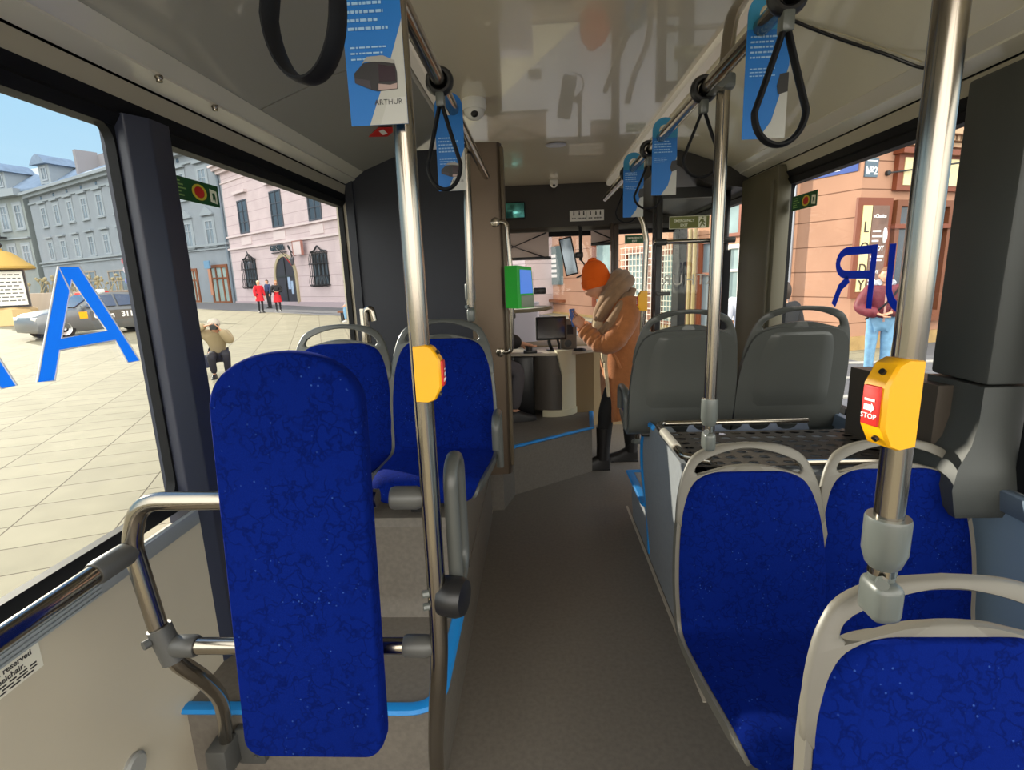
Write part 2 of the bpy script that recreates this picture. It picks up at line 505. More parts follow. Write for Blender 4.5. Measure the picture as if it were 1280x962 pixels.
# right wheel box: leaning side face, low part behind it carrying the grey seats
mb = MB()
def taperbox(mb, y0, y1, z1, xb, xt, xr=1.33, z0=0):
    a = [(xb, y0, z0), (xr, y0, z0), (xr, y0, z1), (xt, y0, z1)]
    mb.prism(a, (0, y1 - y0, 0))
taperbox(mb, 1.64, 2.08, .83, .575, .52)
taperbox(mb, 2.08, 2.56, .34, .575, .555)
taperbox(mb, 2.56, 3.06, .30, .575, .56)
prof = [(1.64, 0), (1.64, .83), (2.20, .83)] + [(2.20 + .36 * math.sin(PI / 2 * k / 8), .47 + .36 * math.cos(PI / 2 * k / 8)) for k in range(1, 9)] + [(2.56, 0)]
X_ = lambda z: .575 - .075 * z / .83
n_ = len(prof)
mb.add([V((X_(z), y, z)) for y, z in prof] + [V((.58, y, z)) for y, z in prof], [tuple(range(n_)), tuple(range(n_, 2 * n_))] + [(i, (i + 1) % n_, n_ + (i + 1) % n_, n_ + i) for i in range(n_)])
struct('trim_4', mb, BOXG)
mb = MB()
mb.tube([V((X_(z) - .003, y + .004, z + .004)) for y, z in prof[2:-1]] + [V((.56, 2.565, .25)), V((.572, 2.565, .03))], .013, seg=8, ry=.009, ref=(1, 0, 0))
mb.tube([(.552, 2.58, .30), (.552, 3.05, .30), (.80, 3.06, .30)], .026, seg=8, ry=.012, ref=(0, 0, 1))
single('step_edging', mb, BLUE_EDGE, 'bright blue edging on the curved front corner of the right wheel box', 'step edge')
# driver podium at the front
pol = [(-1.06, 3.13), (-.24, 3.17), (-.177, 3.41), (.404, 3.833), (.47, 4.60), (.50, 5.2), (-1.06, 5.2)]
covedbox('trim_5', PLAT, pol, 0, .35)
mb = MB(); mb.tube([(-.24, 3.17, .352), (-.177, 3.41, .352), (.404, 3.833, .352), (.47, 4.60, .352), (.485, 4.9, .352)], .02, seg=8, ry=.010, ref=(0, 0, 1))
single('step_edging', mb, BLUE_EDGE, 'bright blue nosing along the step up to the driver', 'step edge')
struct('trim_6', MB().tube([(-.19, 3.42, .003), (.40, 3.845, .003)], .006, seg=6), mat('weld_seam_light', (196, 186, 160), .6))

# ------------------------------------------------------------------ side walls
struct('wall_left', MB().box((-1.13, Y0, -.32), (-1.05, Y1, .80)).box((-1.13, 3.08, .80), (-1.06, 3.2, 1.95)), WALLB)
struct('wall_right', MB().box((1.32, Y0, -.32), (1.40, 3.42, .82)), WALLR)
mb = MB().box((-1.052, Y0, .80), (-1.035, 1.42, .845), bev=.004)
for k in range(4): mb.box((-1.037, Y0, .805 + k * .010), (-1.030, 1.05, .810 + k * .010))
struct('trim_7', mb, ALU)
struct('trim_8', MB().box((-1.052, 1.56, .80), (-1.035, 3.05, .845), bev=.004), ALU)
struct('trim_9', MB().box((1.30, Y0, .80), (1.335, 1.46, .86), bev=.006).box((1.30, 1.68, .80), (1.335, 2.93, .86), bev=.006), mat('blue_grey_sill', (96, 110, 128), .4))

def window(n, x, y0, y1, z0, z1, side, r=.05, fr=.045):
    """pane in a black rubber frame with rounded corners; side=+1 if the room lies towards +x"""
    xi = x + side * .018
    outer = [(xi, a, b) for a, b in rrect((y0 + y1) / 2, (z0 + z1) / 2, y1 - y0 + 2 * fr, z1 - z0 + 2 * fr, .012)]
    inner = [(xi, a, b) for a, b in rrect((y0 + y1) / 2, (z0 + z1) / 2, y1 - y0, z1 - z0, r)]
    f = struct('window_%d' % n, MB().ring_prism(outer, inner, (-side * .027, 0, 0)), BLACK)
    pane = MB().box((x - .004, y0 - .01, z0 - .01), (x + .004, y1 + .01, z1 + .01))
    pane.build('pane', GLASS, f)
    return f
window(1, -1.105, -.75, 1.412, .89, 1.925, 1)
window(2, -1.105, 1.60, 3.06, .89, 1.93, 1, r=.02)
window(3, 1.365, 1.72, 2.95, .88, 1.935, -1)
window(4, 1.365, -.75, 1.41, .90, 1.935, -1)
window(6, -1.105, 3.22, 5.1, .90, 1.93, 1)
# pillars
mb = MB().prism([(p[0], p[1], -.0) for p in fillet([(-1.13, 1.42, 0), (-1.06, 1.42, 0), (-1.03, 1.475, 0), (-1.03, 1.56, 0), (-1.13, 1.56, 0)], [0, .01, .02, .01, 0])], (0, 0, 1.95))
struct('trim_10', mb, PILLAR)
mb = MB().box((1.25, 1.475, 1.155), (1.40, 1.69, 2.0), bev=.012)
struct('trim_11', mb, PILLARR)
mb = MB()
secs = [(1.15, 1.245, 1.475, 1.69), (1.05, 1.245, 1.475, 1.68), (.98, 1.23, 1.47, 1.67), (.92, 1.19, 1.455, 1.64), (.86, 1.17, 1.44, 1.60), (.80, 1.175, 1.43, 1.55), (.775, 1.19, 1.44, 1.52)]
mb.loft([[(x, ya, z) if k == 0 else p for k, p in enumerate([(x, ya, z), (x, yb, z), (1.385, yb, z), (1.385, ya, z)])] for z, x, ya, yb in secs])
struct('trim_12', mb, PILLARR)
struct('trim_13', MB().box((1.275, 2.93, 0), (1.352, 3.42, 2.02), bev=.012).box((1.262, 2.965, .1), (1.28, 2.985, 1.95)), OLIVE)

# ------------------------------------------------------------------ ceiling
struct('ceiling', MB().box((-.40, Y0, 2.30), (.66, 5.02, 2.34)), CEIL)
def cove(side):
    """cross-section from ceiling edge to window head, mirrored about the aisle centre x=.13"""
    X = (lambda x: x) if side < 0 else (lambda x: .26 - x)
    L = 'left' if side < 0 else 'right'
    off = (0, 5.0 - Y0, 0)
    def st(n, m, prof, y0=Y0, y1=5.0):
        mb = MB(); mb.prism([(X(x), y0, z) for x, z in prof], (0, y1 - y0, 0)); struct(n, mb, m)
    base = 14 if side < 0 else 24
    t = .012
    st('trim_%d' % base, SILVER_GLOW, [(-.40, 2.285), (-.405, 2.272), (-.435, 2.262), (-.44, 2.275), (-.43, 2.30), (-.40, 2.31)])
    st('trim_%d' % (base + 1), BLACK, [(-.40, 2.32), (-.48, 2.30), (-.48, 2.33), (-.40, 2.34)])
    yj = 1.95 if side < 0 else 1.83
    for k, (ya, yb) in enumerate(((Y0, yj - .004), (yj + .004, 5.0))):
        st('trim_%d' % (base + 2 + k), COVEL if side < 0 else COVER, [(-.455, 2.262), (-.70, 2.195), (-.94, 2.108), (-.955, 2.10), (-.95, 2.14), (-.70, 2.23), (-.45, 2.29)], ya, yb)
    st('trim_%d' % (base + 4), STRIP, [(-.95, 2.101), (-1.0, 2.068), (-1.005, 2.075), (-.955, 2.125)])
    st('trim_%d' % (base + 5), STRIP, [(-.998, 2.062), (-1.05, 2.038), (-1.055, 2.05), (-1.0, 2.08)])
    st('trim_%d' % (base + 6), mat('beige_band_' + L, (178, 170, 150), .45), [(-1.052, 2.032), (-1.062, 1.985), (-1.09, 1.985), (-1.09, 2.05)])
    st('trim_%d' % (base + 7), BLACK, [(-1.055, 1.983), (-1.072, 1.955), (-1.066, 1.945), (-1.085, 1.92), (-1.13, 1.92), (-1.13, 2.1), (-1.09, 1.99)], Y0, 3.06 if side < 0 else 5.0)
    st('trim_%d' % (base + 8), BLACK, [(-1.13, 2.10), (-1.0, 2.15), (-.44, 2.36), (-.40, 2.42), (-1.16, 2.42), (-1.16, 1.95), (-1.13, 1.95)])
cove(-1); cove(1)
struct('trim_33', MB().box((-.46, Y0, 2.345), (.72, 5.02, 2.40)), BLACK)   # roof skin
# loose cable across the right panel joint
mb = MB(); mb.tube(smooth_path([(.74, 1.79, 2.262), (.80, 1.815, 2.235), (.95, 1.835, 2.185), (1.10, 1.84, 2.135), (1.19, 1.815, 2.085), (1.215, 1.78, 2.07), (1.27, 1.74, 2.05)], 6), .005, seg=8)
single('cable', mb, BLACKG, 'thin black cable crossing the pale cove above the right window', 'cable')

# ------------------------------------------------------------------ front end
mb = MB().prism([(-1.06, 4.98, 2.40), (-1.06, 4.98, 1.93), (-1.06, 5.03, 1.90), (-1.06, 5.2, 1.90), (-1.06, 5.2, 2.40)], (2.46, 0, 0))
struct('wall_front', mb, HEADER)
mb = MB().prism([(1.36, 3.42, 1.97), (1.06, 3.42, 2.02), (.83, 3.42, 2.16), (.80, 3.42, 2.23), (1.36, 3.42, 2.2)], (0, 1.55, 0))
struct('trim_34', mb, mat('door_header', (34, 30, 26), .45))
f = struct('window_5', MB().box((-1.06, 5.18, 1.86), (1.38, 5.24, 1.92)).box((-1.06, 5.18, .82), (1.38, 5.24, .90)).box((-1.10, 5.16, .3), (-1.03, 5.24, 1.95)).box((1.33, 5.0, 0), (1.40, 5.24, 1.97)), BLACK)
MB().box((-1.05, 5.205, .88), (1.35, 5.213, 1.88)).build('pane', GLASS, f)
struct('trim_35', MB().box((-1.06, 4.55, .35), (.50, 5.2, .90), bev=.02), DASH)
struct('trim_36', MB().box((.50, 5.10, 0), (1.40, 5.24, .90)), DASH)
struct('trim_37', MB().box((.725, 4.98, .88), (.775, 5.03, 1.95), bev=.01).box((.70, 4.96, .88), (.722, 5.0, 1.95), bev=.006), mat('front_post', (66, 54, 44), .4))
# driver partition
mb = MB().box((-1.06, 3.06, .30), (-.37, 3.11, 2.20)).box((-1.06, 3.045, .30), (-1.015, 3.07, 2.12))
struct('wall_partition', mb, NAVY)
mb = MB().prism([(p[0], p[1], .30) for p in fillet([(-.375, 3.05, 0), (-.345, 3.03, 0), (-.185, 3.045, 0), (-.170, 3.09, 0), (-.175, 3.13, 0), (-.375, 3.12, 0)], [0, .02, .02, .02, .01, 0], 4)], (0, 0, 1.92))
struct('trim_38', mb, BROWN)
struct('trim_39', MB().box((-.182, 3.06, .35), (-.160, 3.14, 2.2), bev=.006), mat('beige_post', (104, 92, 74), .4))
# ------------------------------------------------------------------ seats
# native seat faces -y, crease line at y=0; stations: (y, z, half width)
ST = [(-.418, .385, .15), (-.432, .412, .172), (-.421, .436, .184), (-.39, .450, .192), (-.31, .449, .200), (-.21, .440, .207),
      (-.105, .430, .211), (-.045, .430, .212), (-.012, .448, .212), (.002, .49, .213), (.015, .57, .216), (.032, .67, .213),
      (.052, .76, .204), (.069, .820, .191), (.078, .853, .177), (.084, .877, .156), (.0885, .893, .122), (.0905, .900, .088)]
def station_path(st, n=3):
    P = smooth_path([(a, b, c) for a, b, c in st], n)
    return [(p.x, p.y, p.z) for p in P]
FULL = station_path(ST)
def seat_rows(st, grow, off, cols, edge_pow=4, dish=0.0, thick=0.0):
    rows = []
    n = len(st)
    for i, (y, z, hw) in enumerate(st):
        a = st[max(i - 1, 0)]; b = st[min(i + 1, n - 1)]
        t = V((b[0] - a[0], b[1] - a[1])).normalized(); nv = V((-t.y, t.x))
        r = []
        for k in range(cols + 1):
            u = -1 + 2 * k / cols
            o = off + thick * (1 - abs(u) ** edge_pow) ** .5 - dish * (1 - u * u)
            r.append(V((u * (hw + grow), y + nv.x * o, z + nv.y * o)))
        rows.append(r)
    return rows
def pad(st, cols=16, end0=True, end1=True):
    """upholstered pad: rounded at every edge"""
    n = len(st)
    top = seat_rows(st, 0, .004, cols, thick=.022, dish=.006)
    bot = seat_rows(st, 0, -.004, cols)
    for i in range(n):
        d0 = i / 3.0 if end0 else 9
        d1 = (n - 1 - i) / 3.0 if end1 else 9
        k = min(1, math.sqrt(max(0, 1 - (1 - min(1, d0)) ** 2)), math.sqrt(max(0, 1 - (1 - min(1, d1)) ** 2)))
        for j in range(cols + 1):
            top[i][j] = bot[i][j].lerp(top[i][j], max(k, .15))
    return MB().slab(top, bot)
def make_seat(label, group, shell_m, loc, rotz=0):
    t = thing('bus_seat', label, 'bus seat', loc, rotz, group)
    ic = 8 * 3
    pad(FULL[:ic + 1], end1=False).build('seat_cushion', SEATF, t, local=True, smooth=60)
    pad(FULL[ic:], end0=False).build('backrest_cushion', SEATF, t, local=True, smooth=60)
    sh = FULL[2:]
    a = seat_rows(sh, .013, -.004, 12); b = seat_rows(sh, .013, -.026, 12)
    for i in range(len(sh)):       # the shell edge curls forward round the pad
        for k in (0, 12):
            d = (a[i][k] - b[i][k]) * .35
            a[i][k] += d
    shell = MB().slab(a, b).build('shell', shell_m, t, local=True, smooth=50)
    # raised field pressed into the rear of the shell
    fld = [(y, z, hw * .76) for y, z, hw in FULL if .53 < z < .885 and y > .0]
    a = seat_rows(fld, 0, -.024, 10); b = seat_rows(fld, 0, -.024, 10)
    nf = len(fld)
    for i in range(nf):
        for k in range(11):
            u = -1 + 2 * k / 10; w = min(1, (1 - abs(u)) * 5) * min(1, i / 2.0, (nf - 1 - i) / 2.0)
            b[i][k].y += .014 * w
    MB().slab(a, b).build('rear_field', shell_m, shell, local=True, smooth=50)
    # head of the shell: grab arch over a slot, one plate rounded along its edges
    yz = lambda z: .056 + (z - .76) * .262
    arch = smooth_path([(-.222, 0, .74), (-.217, 0, .80), (-.205, 0, .860), (-.185, 0, .913), (-.154, 0, .952), (-.09, 0, .976), (0, 0, .983)], 6)
    arch = arch + [V((-p.x, 0, p.z)) for p in reversed(arch[:-1])]
    slot = [(x, z) for x, z in rrect(0, .9415, .318, .046, .022, 5)]
    dn = []
    for (xa, za), (xb, zb) in zip(slot, slot[1:] + slot[:1]):
        m_ = max(1, int(math.hypot(xb - xa, zb - za) / .012)); dn += [(xa + (xb - xa) * k / m_, za + (zb - za) * k / m_) for k in range(m_)]
    slot = [(x, z - .046 * (x / .159) ** 2 * (1.0 if z > .9415 else .80)) for x, z in dn]
    def star(poly, n=96, c=(0, .936)):
        out = []
        P = [V((a - c[0], b - c[1])) for a, b in poly]
        for k in range(n):
            an = 2 * PI * (k + .5) / n; d = V((math.cos(an), math.sin(an))); best = 0
            for i in range(len(P)):
                p, q = P[i], P[(i + 1) % len(P)]; e = q - p; den = d.x * e.y - d.y * e.x
                if abs(den) < 1e-9: continue
                t_ = (p.x * e.y - p.y * e.x) / den; u_ = (p.x * d.y - p.y * d.x) / den
                if t_ > 0 and -1e-6 <= u_ <= 1 + 1e-6: best = max(best, t_)
            out.append((c[0] + d.x * best, c[1] + d.y * best))
        return out
    oo = star([(p.x, p.z) for p in arch] + [(.19, .74), (-.19, .74)]); ii = star(slot)
    mb = MB(); rings = []
    for dy, fo in ((-.004, .0), (-.009, .12), (-.009, .88), (-.004, 1.0), (.010, 1.0), (.014, .88), (.014, .12), (.010, .0)):
        rings.append([V((a[0] + (b[0] - a[0]) * (0 if fo == 0 else 1 if fo == 1 else (fo)), yz(a[1] + (b[1] - a[1]) * fo) + dy, a[1] + (b[1] - a[1]) * fo)) for a, b in zip(oo, ii)])
    # keep the rims narrow however wide the web is
    for ri, (fo, w_) in enumerate(((0, 0), (0, .006), (1, .005), (1, 0), (1, 0), (1, .005), (0, .006), (0, 0))):
        for k in range(len(oo)):
            a = V(oo[k]); b = V(ii[k]); L_ = max((b - a).length, 1e-5); f_ = (w_ / L_ if fo == 0 else 1 - w_ / L_) if w_ else fo
            f_ = min(max(f_, 0), 1); q = a.lerp(b, f_); dy = (-.003, -.008, -.008, -.003, .006, .010, .010, .006)[ri]
            rings[ri][k] = V((q.x, yz(q.y) + dy, q.y))
    mb.loft(rings, closed=True)
    mb.build('grab_handle', shell_m, t, local=True, smooth=50)
    mb = MB().box((-.16, -.34, .395), (.16, -.02, .415), bev=.005)
    mb.box((-.05, -.44, .355), (-.01, -.08, .40), bev=.004).box((.04, -.40, .355), (.08, -.08, .40), bev=.004)
    mb.build('bracket', BLACKG, t, local=True)
    return t
seatA = make_seat('blue rear-facing seat beside the aisle on the right, steel pole clamped to its handle', 'blue upholstered bus seats', GREYPL, (.628, 1.425, .0))
dup(seatA, (1.05, 1.43, .0), 0, 'blue rear-facing seat next to the right wall, behind the near pole', 'blue upholstered bus seats')
dup(seatA, (.600, .615, .058), 0, 'nearest blue seat at the lower right corner, cut off by the frame', 'blue upholstered bus seats')
seatL = make_seat('raised blue seat beside the aisle on the left platform, behind the yellow stop button', 'blue upholstered bus seats', GREYDK, (-.405, 2.11, .35))
dup(seatL, (-.845, 2.11, .34), 0, 'raised blue seat by the left window, half hidden by the tall blue pad', 'blue upholstered bus seats')
seatG = make_seat('forward-facing seat with grey plastic back next to the aisle, behind the luggage tray', 'seats seen from their grey backs', GREYDK, (.632, 2.30, .36), PI)
dup(seatG, (1.092, 2.30, .36), PI, 'forward-facing seat with grey plastic back next to the right window', 'seats seen from their grey backs')
def armrest(root, x, ya, yb, z0, z1):
    p = fillet([(x, ya, z0), (x, ya, z1), (x, yb, z1), (x, yb, z1 - .12)], [0, .05, .05, 0], 6)
    MB().tube(p, .012, seg=10, ry=.016, ref=(1, 0, 0)).build('armrest', GREYDK, root)
armrest(seatL, -.165, 2.06, 1.90, .72, .97)
armrest(seatG, .405, 2.34, 2.52, .79, .965)

# ------------------------------------------------------------------ poles and rails
def bolt(mb, p, d, r=.006, h=.006):
    p = V(p); d = V(d).normalized(); mb.cyl(p, p + d * h, r, 8)
RT = .0175
def rail(x, z, y0, y1, label):
    t = thing('overhead_rail', label, 'grab rail', (x, (y0 + y1) / 2, z), 0, 'overhead grab rails')
    MB().tube([(x, y0, z), (x, y1, z)], RT, seg=20).build('tube', CHROME, t)
    for y in (.2,):
        if y < y1:
            k = -1 if x < 0 else 1
            MB().tube([(x, y, z), (x + k * .02, y, z + .12), (x + k * .06, y, 2.27)], .011, seg=10).build('hanger', CLAMP, t)
rail(-.235, 2.0, -.85, 2.78, 'polished overhead grab rail on the left, ending at the driver partition')
rail(.470, 1.976, -.85, 3.6, 'polished overhead grab rail on the right of the aisle')

def sleeve(t, x, y, z0, z1, r):
    """moulded socket at the foot of a pole plus the knuckle that grips a seat handle"""
    MB().lathe([(r * .55, z0 - .004), (r * .8, z0 + .004), (r, z0 + .022), (r, z1 - .004), (r * .95, z1), (RT + .002, z1)], (x, y, 0), 20).build('socket', CLAMP, t)
    mb = MB(); mb.ball((x, y, z0 - .012), (r * .62, r * .62, .02))
    mb.box((x - r * .72, y - .028, z0 - .075), (x + r * .72, y + .022, z0 - .018), bev=.012, seg=3)
    bolt(mb, (x - r * .45, y - .02, z0 - .012), (-.6, -1, .2), .008, .012)
    mb.build('clamp', CLAMP, t)

def pole(label, path, r=RT, extra=None):
    b = V(path[0]); t = thing('grab_pole', label, 'grab pole', b, 0, 'steel grab poles')
    MB().tube(path, r, seg=20).build('tube', CHROME, t)
    return t
t = pole('nearest steel pole on the right with a yellow stop button, gripping the nearest seat', [(.460, .66, 1.09), (.460, .66, 2.27)])
sleeve(t, .460, .66, 1.100, 1.172, .027)
t = pole('steel pole standing on the aisle seat on the right, bent outward under the ceiling', fillet([(.505, 1.515, 1.03), (.505, 1.515, 1.97), (.545, 1.60, 2.16), (.64, 1.78, 2.285)], [0, .2, .25, 0]))
sleeve(t, .505, 1.515, 1.045, 1.128, .0235)
MB().cyl((.485, 1.475, 1.978), (.485, 1.555, 1.978), .024).box((.475, 1.49, 1.955), (.53, 1.54, 1.995), bev=.01).build('rail_clamp', CLAMP, t)
t = pole('steel pole rising from the raised blue aisle seat on the left to the rail', [(-.275, 2.215, 1.38), (-.262, 2.2, 2.0)], .0165)
sleeve(t, -.276, 2.222, 1.392, 1.475, .0225)
t = pole('tall steel pole on the left carrying the folding armrest and a yellow stop button',
         smooth_path([(-.262, 1.03, .0), (-.262, 1.02, .22), (-.256, .99, .42), (-.232, .93, .60), (-.212, .89, .73), (-.203, .88, .85), (-.201, .88, 1.1), (-.201, .88, 1.5), (-.202, .88, 1.985)], 8))
MB().lathe([(.045, 0), (.045, .006), (.02, .02)], (-.262, 1.03, 0), 20).build('foot', CLAMP, t)
t = pole('bent steel pole by the front door behind the person in the orange hat', fillet([(.672, 3.45, .36), (.71, 3.45, 1.70), (.69, 3.45, 1.80), (.62, 3.45, 1.95), (.58, 3.45, 2.1)], [0, .15, .1, .1, 0]))
MB().lathe([(.04, .355), (.04, .365), (.02, .385)], (.672, 3.45, 0), 16).build('foot', CLAMP, t)

# ------------------------------------------------------------------ stop buttons
def stop_button(label, p, s, sc=1.0, text=True):
    """s: side (+1/-1 along x) the button faces"""
    x, y, z = p
    t = thing('stop_button', label, 'stop button', p, 0, 'yellow stop buttons')
    pr = [(-.020, .075), (.012, .078), (.030, .070), (.050, .036), (.050, -.036), (.032, -.070), (.012, -.078), (-.020, -.075)]
    mb = MB()
    sec = []
    for yy, k in ((-.024, .90), (-.019, 1.0), (.019, 1.0), (.024, .90)):
        sec.append([V((x + s * a * sc * (k if a > 0 else 1), y + yy * sc, z + b * sc * (.97 if k < 1 else 1))) for a, b in pr])
    mb.loft(sec); mb.build('housing', YELLOW, t)
    xo = x + s * (.050 * sc + .004)
    b = MB().box((min(xo, xo - s * .008), y - .016 * sc, z - .034 * sc), (max(xo, xo - s * .008), y + .016 * sc, z + .034 * sc), bev=.002).build('push_plate', RED, t)
    mb = MB()
    m = frame_mtx((xo + s * .0003, y, z - .022 * sc), (0, s, 0), (0, 0, 1))
    mb.merge(text_bm('STOP', .0125 * sc, m, .0004, 'CENTER'))
    mb.merge(bx_icon(m, sc))
    mb.build('lettering', WHITE, b)
    for k in (-1, 1):
        mb = MB(); bolt(mb, (x + s * .040 * sc, y - .004, z + k * .056 * sc), (s, 0, k * .6), .004, .004)
        mb.build('screw', BLACKG, t)
    return t
def bx_icon(m, sc):
    bm = bmesh.new()
    for poly in ([(-.010, .014), (.004, .014), (.004, .010), (.011, .019), (.004, .028), (.004, .024), (-.010, .024)], [(-.010, .030), (.010, .030), (.010, .034), (-.010, .034)]):
        vs = [bm.verts.new((a * sc, b * sc, .0004)) for a, b in poly]; bm.faces.new(vs)
    bmesh.ops.transform(bm, matrix=m, verts=bm.verts)
    return bm
stop_button('yellow stop button with red STOP plate on the nearest right pole', (.450, .655, 1.328), -1, .74).rotation_euler = (0, 0, math.radians(14))
stop_button('yellow stop button on the tall left pole in front of the raised blue seat', (-.196, .875, 1.342), 1, .62 + .02)
stop_button('small yellow stop button on the bent pole behind the person in brown', (.70, 3.44, 1.315), -1, .85)

# ------------------------------------------------------------------ wheelchair backrest: steel frame with tall blue pad
t = thing('wheelchair_backrest', 'tall blue padded backrest for a wheelchair on a steel tube frame', 'backrest', (-.5, .9, .25))
mb = MB()
post = fillet([(-.30, .885, 1.108), (-.76, .885, 1.108), (-.79, .885, 1.02), (-.765, .885, .80)], [0, .09, .12, 0], 8)[:-1] + smooth_path([(-.765, .885, .80), (-.752, .90, .745), (-.745, .95, .66), (-.785, 1.04, .53), (-.85, 1.13, .38), (-.90, 1.19, .27), (-.915, 1.21, .22)], 6)
mb.tube(post, RT, seg=18)
mb.build('bent_tube', CHROME, t)
MB().tube([(-.74, .885, .797), (-.24, .885, .797)], .016, seg=18).build('lower_bar', CHROME, t)
def tee(a, b, r=.0215):
    mb = MB(); a = V(a); b = V(b); mb.tube([a, a.lerp(b, .08), b.lerp(a, .25), b], [r * .9, r, r, r * .72], seg=16); return mb
tee((-.275, .885, 1.108), (-.212, .885, 1.108)).build('clamp', DCLAMP, t)
tee((-.275, .885, .797), (-.215, .885, .797)).build('clamp', DCLAMP, t)
mb = tee((-.695, .885, .797), (-.752, .885, .797)); mb.tube([(-.748, .885, .765), (-.768, .885, .84)], .0225, seg=14); bolt(mb, (-.775, .865, .82), (-.5, -1, 0), .009, .012)
mb.build('clamp', DCLAMP, t)
mb = MB().box((-.95, 1.16, .145), (-.89, 1.23, .24), bev=.008).box((-.90, 1.225, .13), (-.82, 1.249, .25), bev=.006)
for q in (.16, .22): bolt(mb, (-.845, 1.225, q), (0, -1, 0), .007, .006)
mb.build('foot_bracket', DCLAMP, t)
out = []
W, Ht = .1335, .765
for k in range(25):                                    # elliptical head
    a = PI * k / 24; out.append((W * math.cos(a), Ht - .105 + .105 * math.sin(a) ** .85))
for k in range(8): a = PI + PI / 2 * k / 7; out.append((-W + .035 + .035 * math.cos(a), .035 + .035 * math.sin(a)))
for k in range(8): a = 1.5 * PI + PI / 2 * k / 7; out.append((W - .035 + .035 * math.cos(a), .035 + .035 * math.sin(a)))
mb = MB(); rings = []
for d, k in ((0, .93), (.006, .985), (.014, 1.0), (.038, 1.0), (.048, .985), (.053, .95)):
    sx = 1 - (1 - k) * 1.0; rings.append([V((x * sx, .053 - d - .0265, Ht / 2 + (z - Ht / 2) * (1 - (1 - k) * .36))) for x, z in out])
mb.loft(rings)
tilt = math.atan2(.06, .765)
mx = M.Translation((-.4375, .818, .625)) @ M.Rotation(-tilt, 4, 'X')
mb.xf(mx); mb.build('blue_pad', SEATF, t, smooth=50)
MB().box((-.50, .872, 1.085), (-.38, .90, 1.13), bev=.004).build('mounting_plate', BLACKG, t)
MB().box((-.50, .845, .775), (-.38, .90, .82), bev=.004).build('mounting_plate', BLACKG, t)

# folding armrest on the tall pole
t = thing('folding_armrest', 'grey loop armrest folded up on a round black hub on the left pole', 'armrest', (-.17, .9, .88))
lp = [(-.168, a, b) for a, b in rrect(.955, 1.032, .095, .255, .045, 6)]
lp = [V(p) for p in lp]
MB().tube(lp, .0105, closed=True, seg=12, ry=.014, ref=(1, 0, 0)).build('loop', GREYDK, t)
MB().lathe([(.012, -.022), (.036, -.022), (.038, -.012), (.038, .012), (.033, .024), (.012, .026)], (-.172, .885, .905), 28, (1, -.25, 0)).build('hub', BLACKG, t)
for z in (.895, .922):
    mb = MB(); bolt(mb, (-.215, .87, z), (-1, -.4, 0), .007, .012); mb.build('bolt', CLAMP, t)

# handrail along the left wall
t = thing('wall_handrail', 'steel handrail along the left window sill joining the backrest frame', 'handrail', (-.79, .2, .99))
MB().tube([(-.795, -.85, 1.008), (-.795, .85, 1.008)], RT, seg=18).build('tube', CHROME, t)
tee((-.795, .80, 1.008), (-.79, .89, 1.008), .0225).build('clamp', DCLAMP, t)
for y in (-.7, .1): MB().tube([(-.795, y, 1.008), (-.9, y, .97), (-1.05, y, .93)], .012, seg=10).build('wall_bracket', CLAMP, t)

# ------------------------------------------------------------------ straps
def strap(label, x, y, z, zb, w, ax=(1, 0, 0), group='rubber hanging straps', th=.0055, bw=.012):
    """grab strap: ring round the rail, metal clip, flat rubber loop in the plane spanned by ax and z"""
    t = thing('hanging_strap', label, 'strap', (x, y, zb), 0, group)
    ring = [(x + .027 * math.cos(2 * PI * k / 24), y, z + .027 * math.sin(2 * PI * k / 24)) for k in range(24)]
    MB().tube([V(p) for p in ring], .010, closed=True, seg=10, ry=.014, ref=(0, 1, 0)).build('ring', BLACKG, t)
    MB().box((x - .011, y - .014, z - .062), (x + .011, y + .014, z - .026), bev=.004).build('clip', CLAMP, t)
    a = V(ax).normalized(); bn = V((0, 0, 1)).cross(a)
    top = z - .055; h = top - zb; pts = []
    half = []
    for k in range(22):
        q = k / 21; f = .08 + .92 * (q / .70) ** 1.05 if q < .70 else math.sqrt(max(0, 1 - ((q - .70) / .30) ** 2))
        half.append((w / 2 * f * (1 - .0 * q), top - h * q))
    arc_ = [(w / 2 * math.sin(PI / 2 * (1 - k / 10)), zb + h * .30 * (1 - math.cos(PI / 2 * (1 - k / 10)))) for k in range(11)]
    half = [p_ for p_ in half if p_[1] > zb + h * .31] + arc_
    pts = [V((x, y, zz)) - a * xx for xx, zz in half] + [V((x, y, zz)) + a * xx for xx, zz in reversed(half[:-1])]
    MB().tube(pts, th, seg=10, ry=bw, ref=bn).build('loop', BLACK, t)
    return t
strap('broad black rubber strap nearest the camera at the top left', -.235, .60, 2.0, 1.712, .094, ax=(.93, -.36, 0), bw=.013, th=.004)
strap('black rubber strap in front of the second hanging card on the left rail', -.235, 1.47, 2.0, 1.735, .088, bw=.009)
strap('big black strap in front of the nearest right hanging card', .464, 1.075, 1.976, 1.725, .094, bw=.010)
strap('black strap seen left of the steel pole under the right rail', .468, 1.56, 1.976, 1.752, .10, bw=.008, th=.0042)
strap('black strap in front of the farthest blue card on the right rail', .466, 2.25, 1.976, 1.752, .11, bw=.008, th=.0045)
strap('black strap at the front end of the right rail', .466, 2.75, 1.976, 1.745, .11, bw=.008, th=.0045)

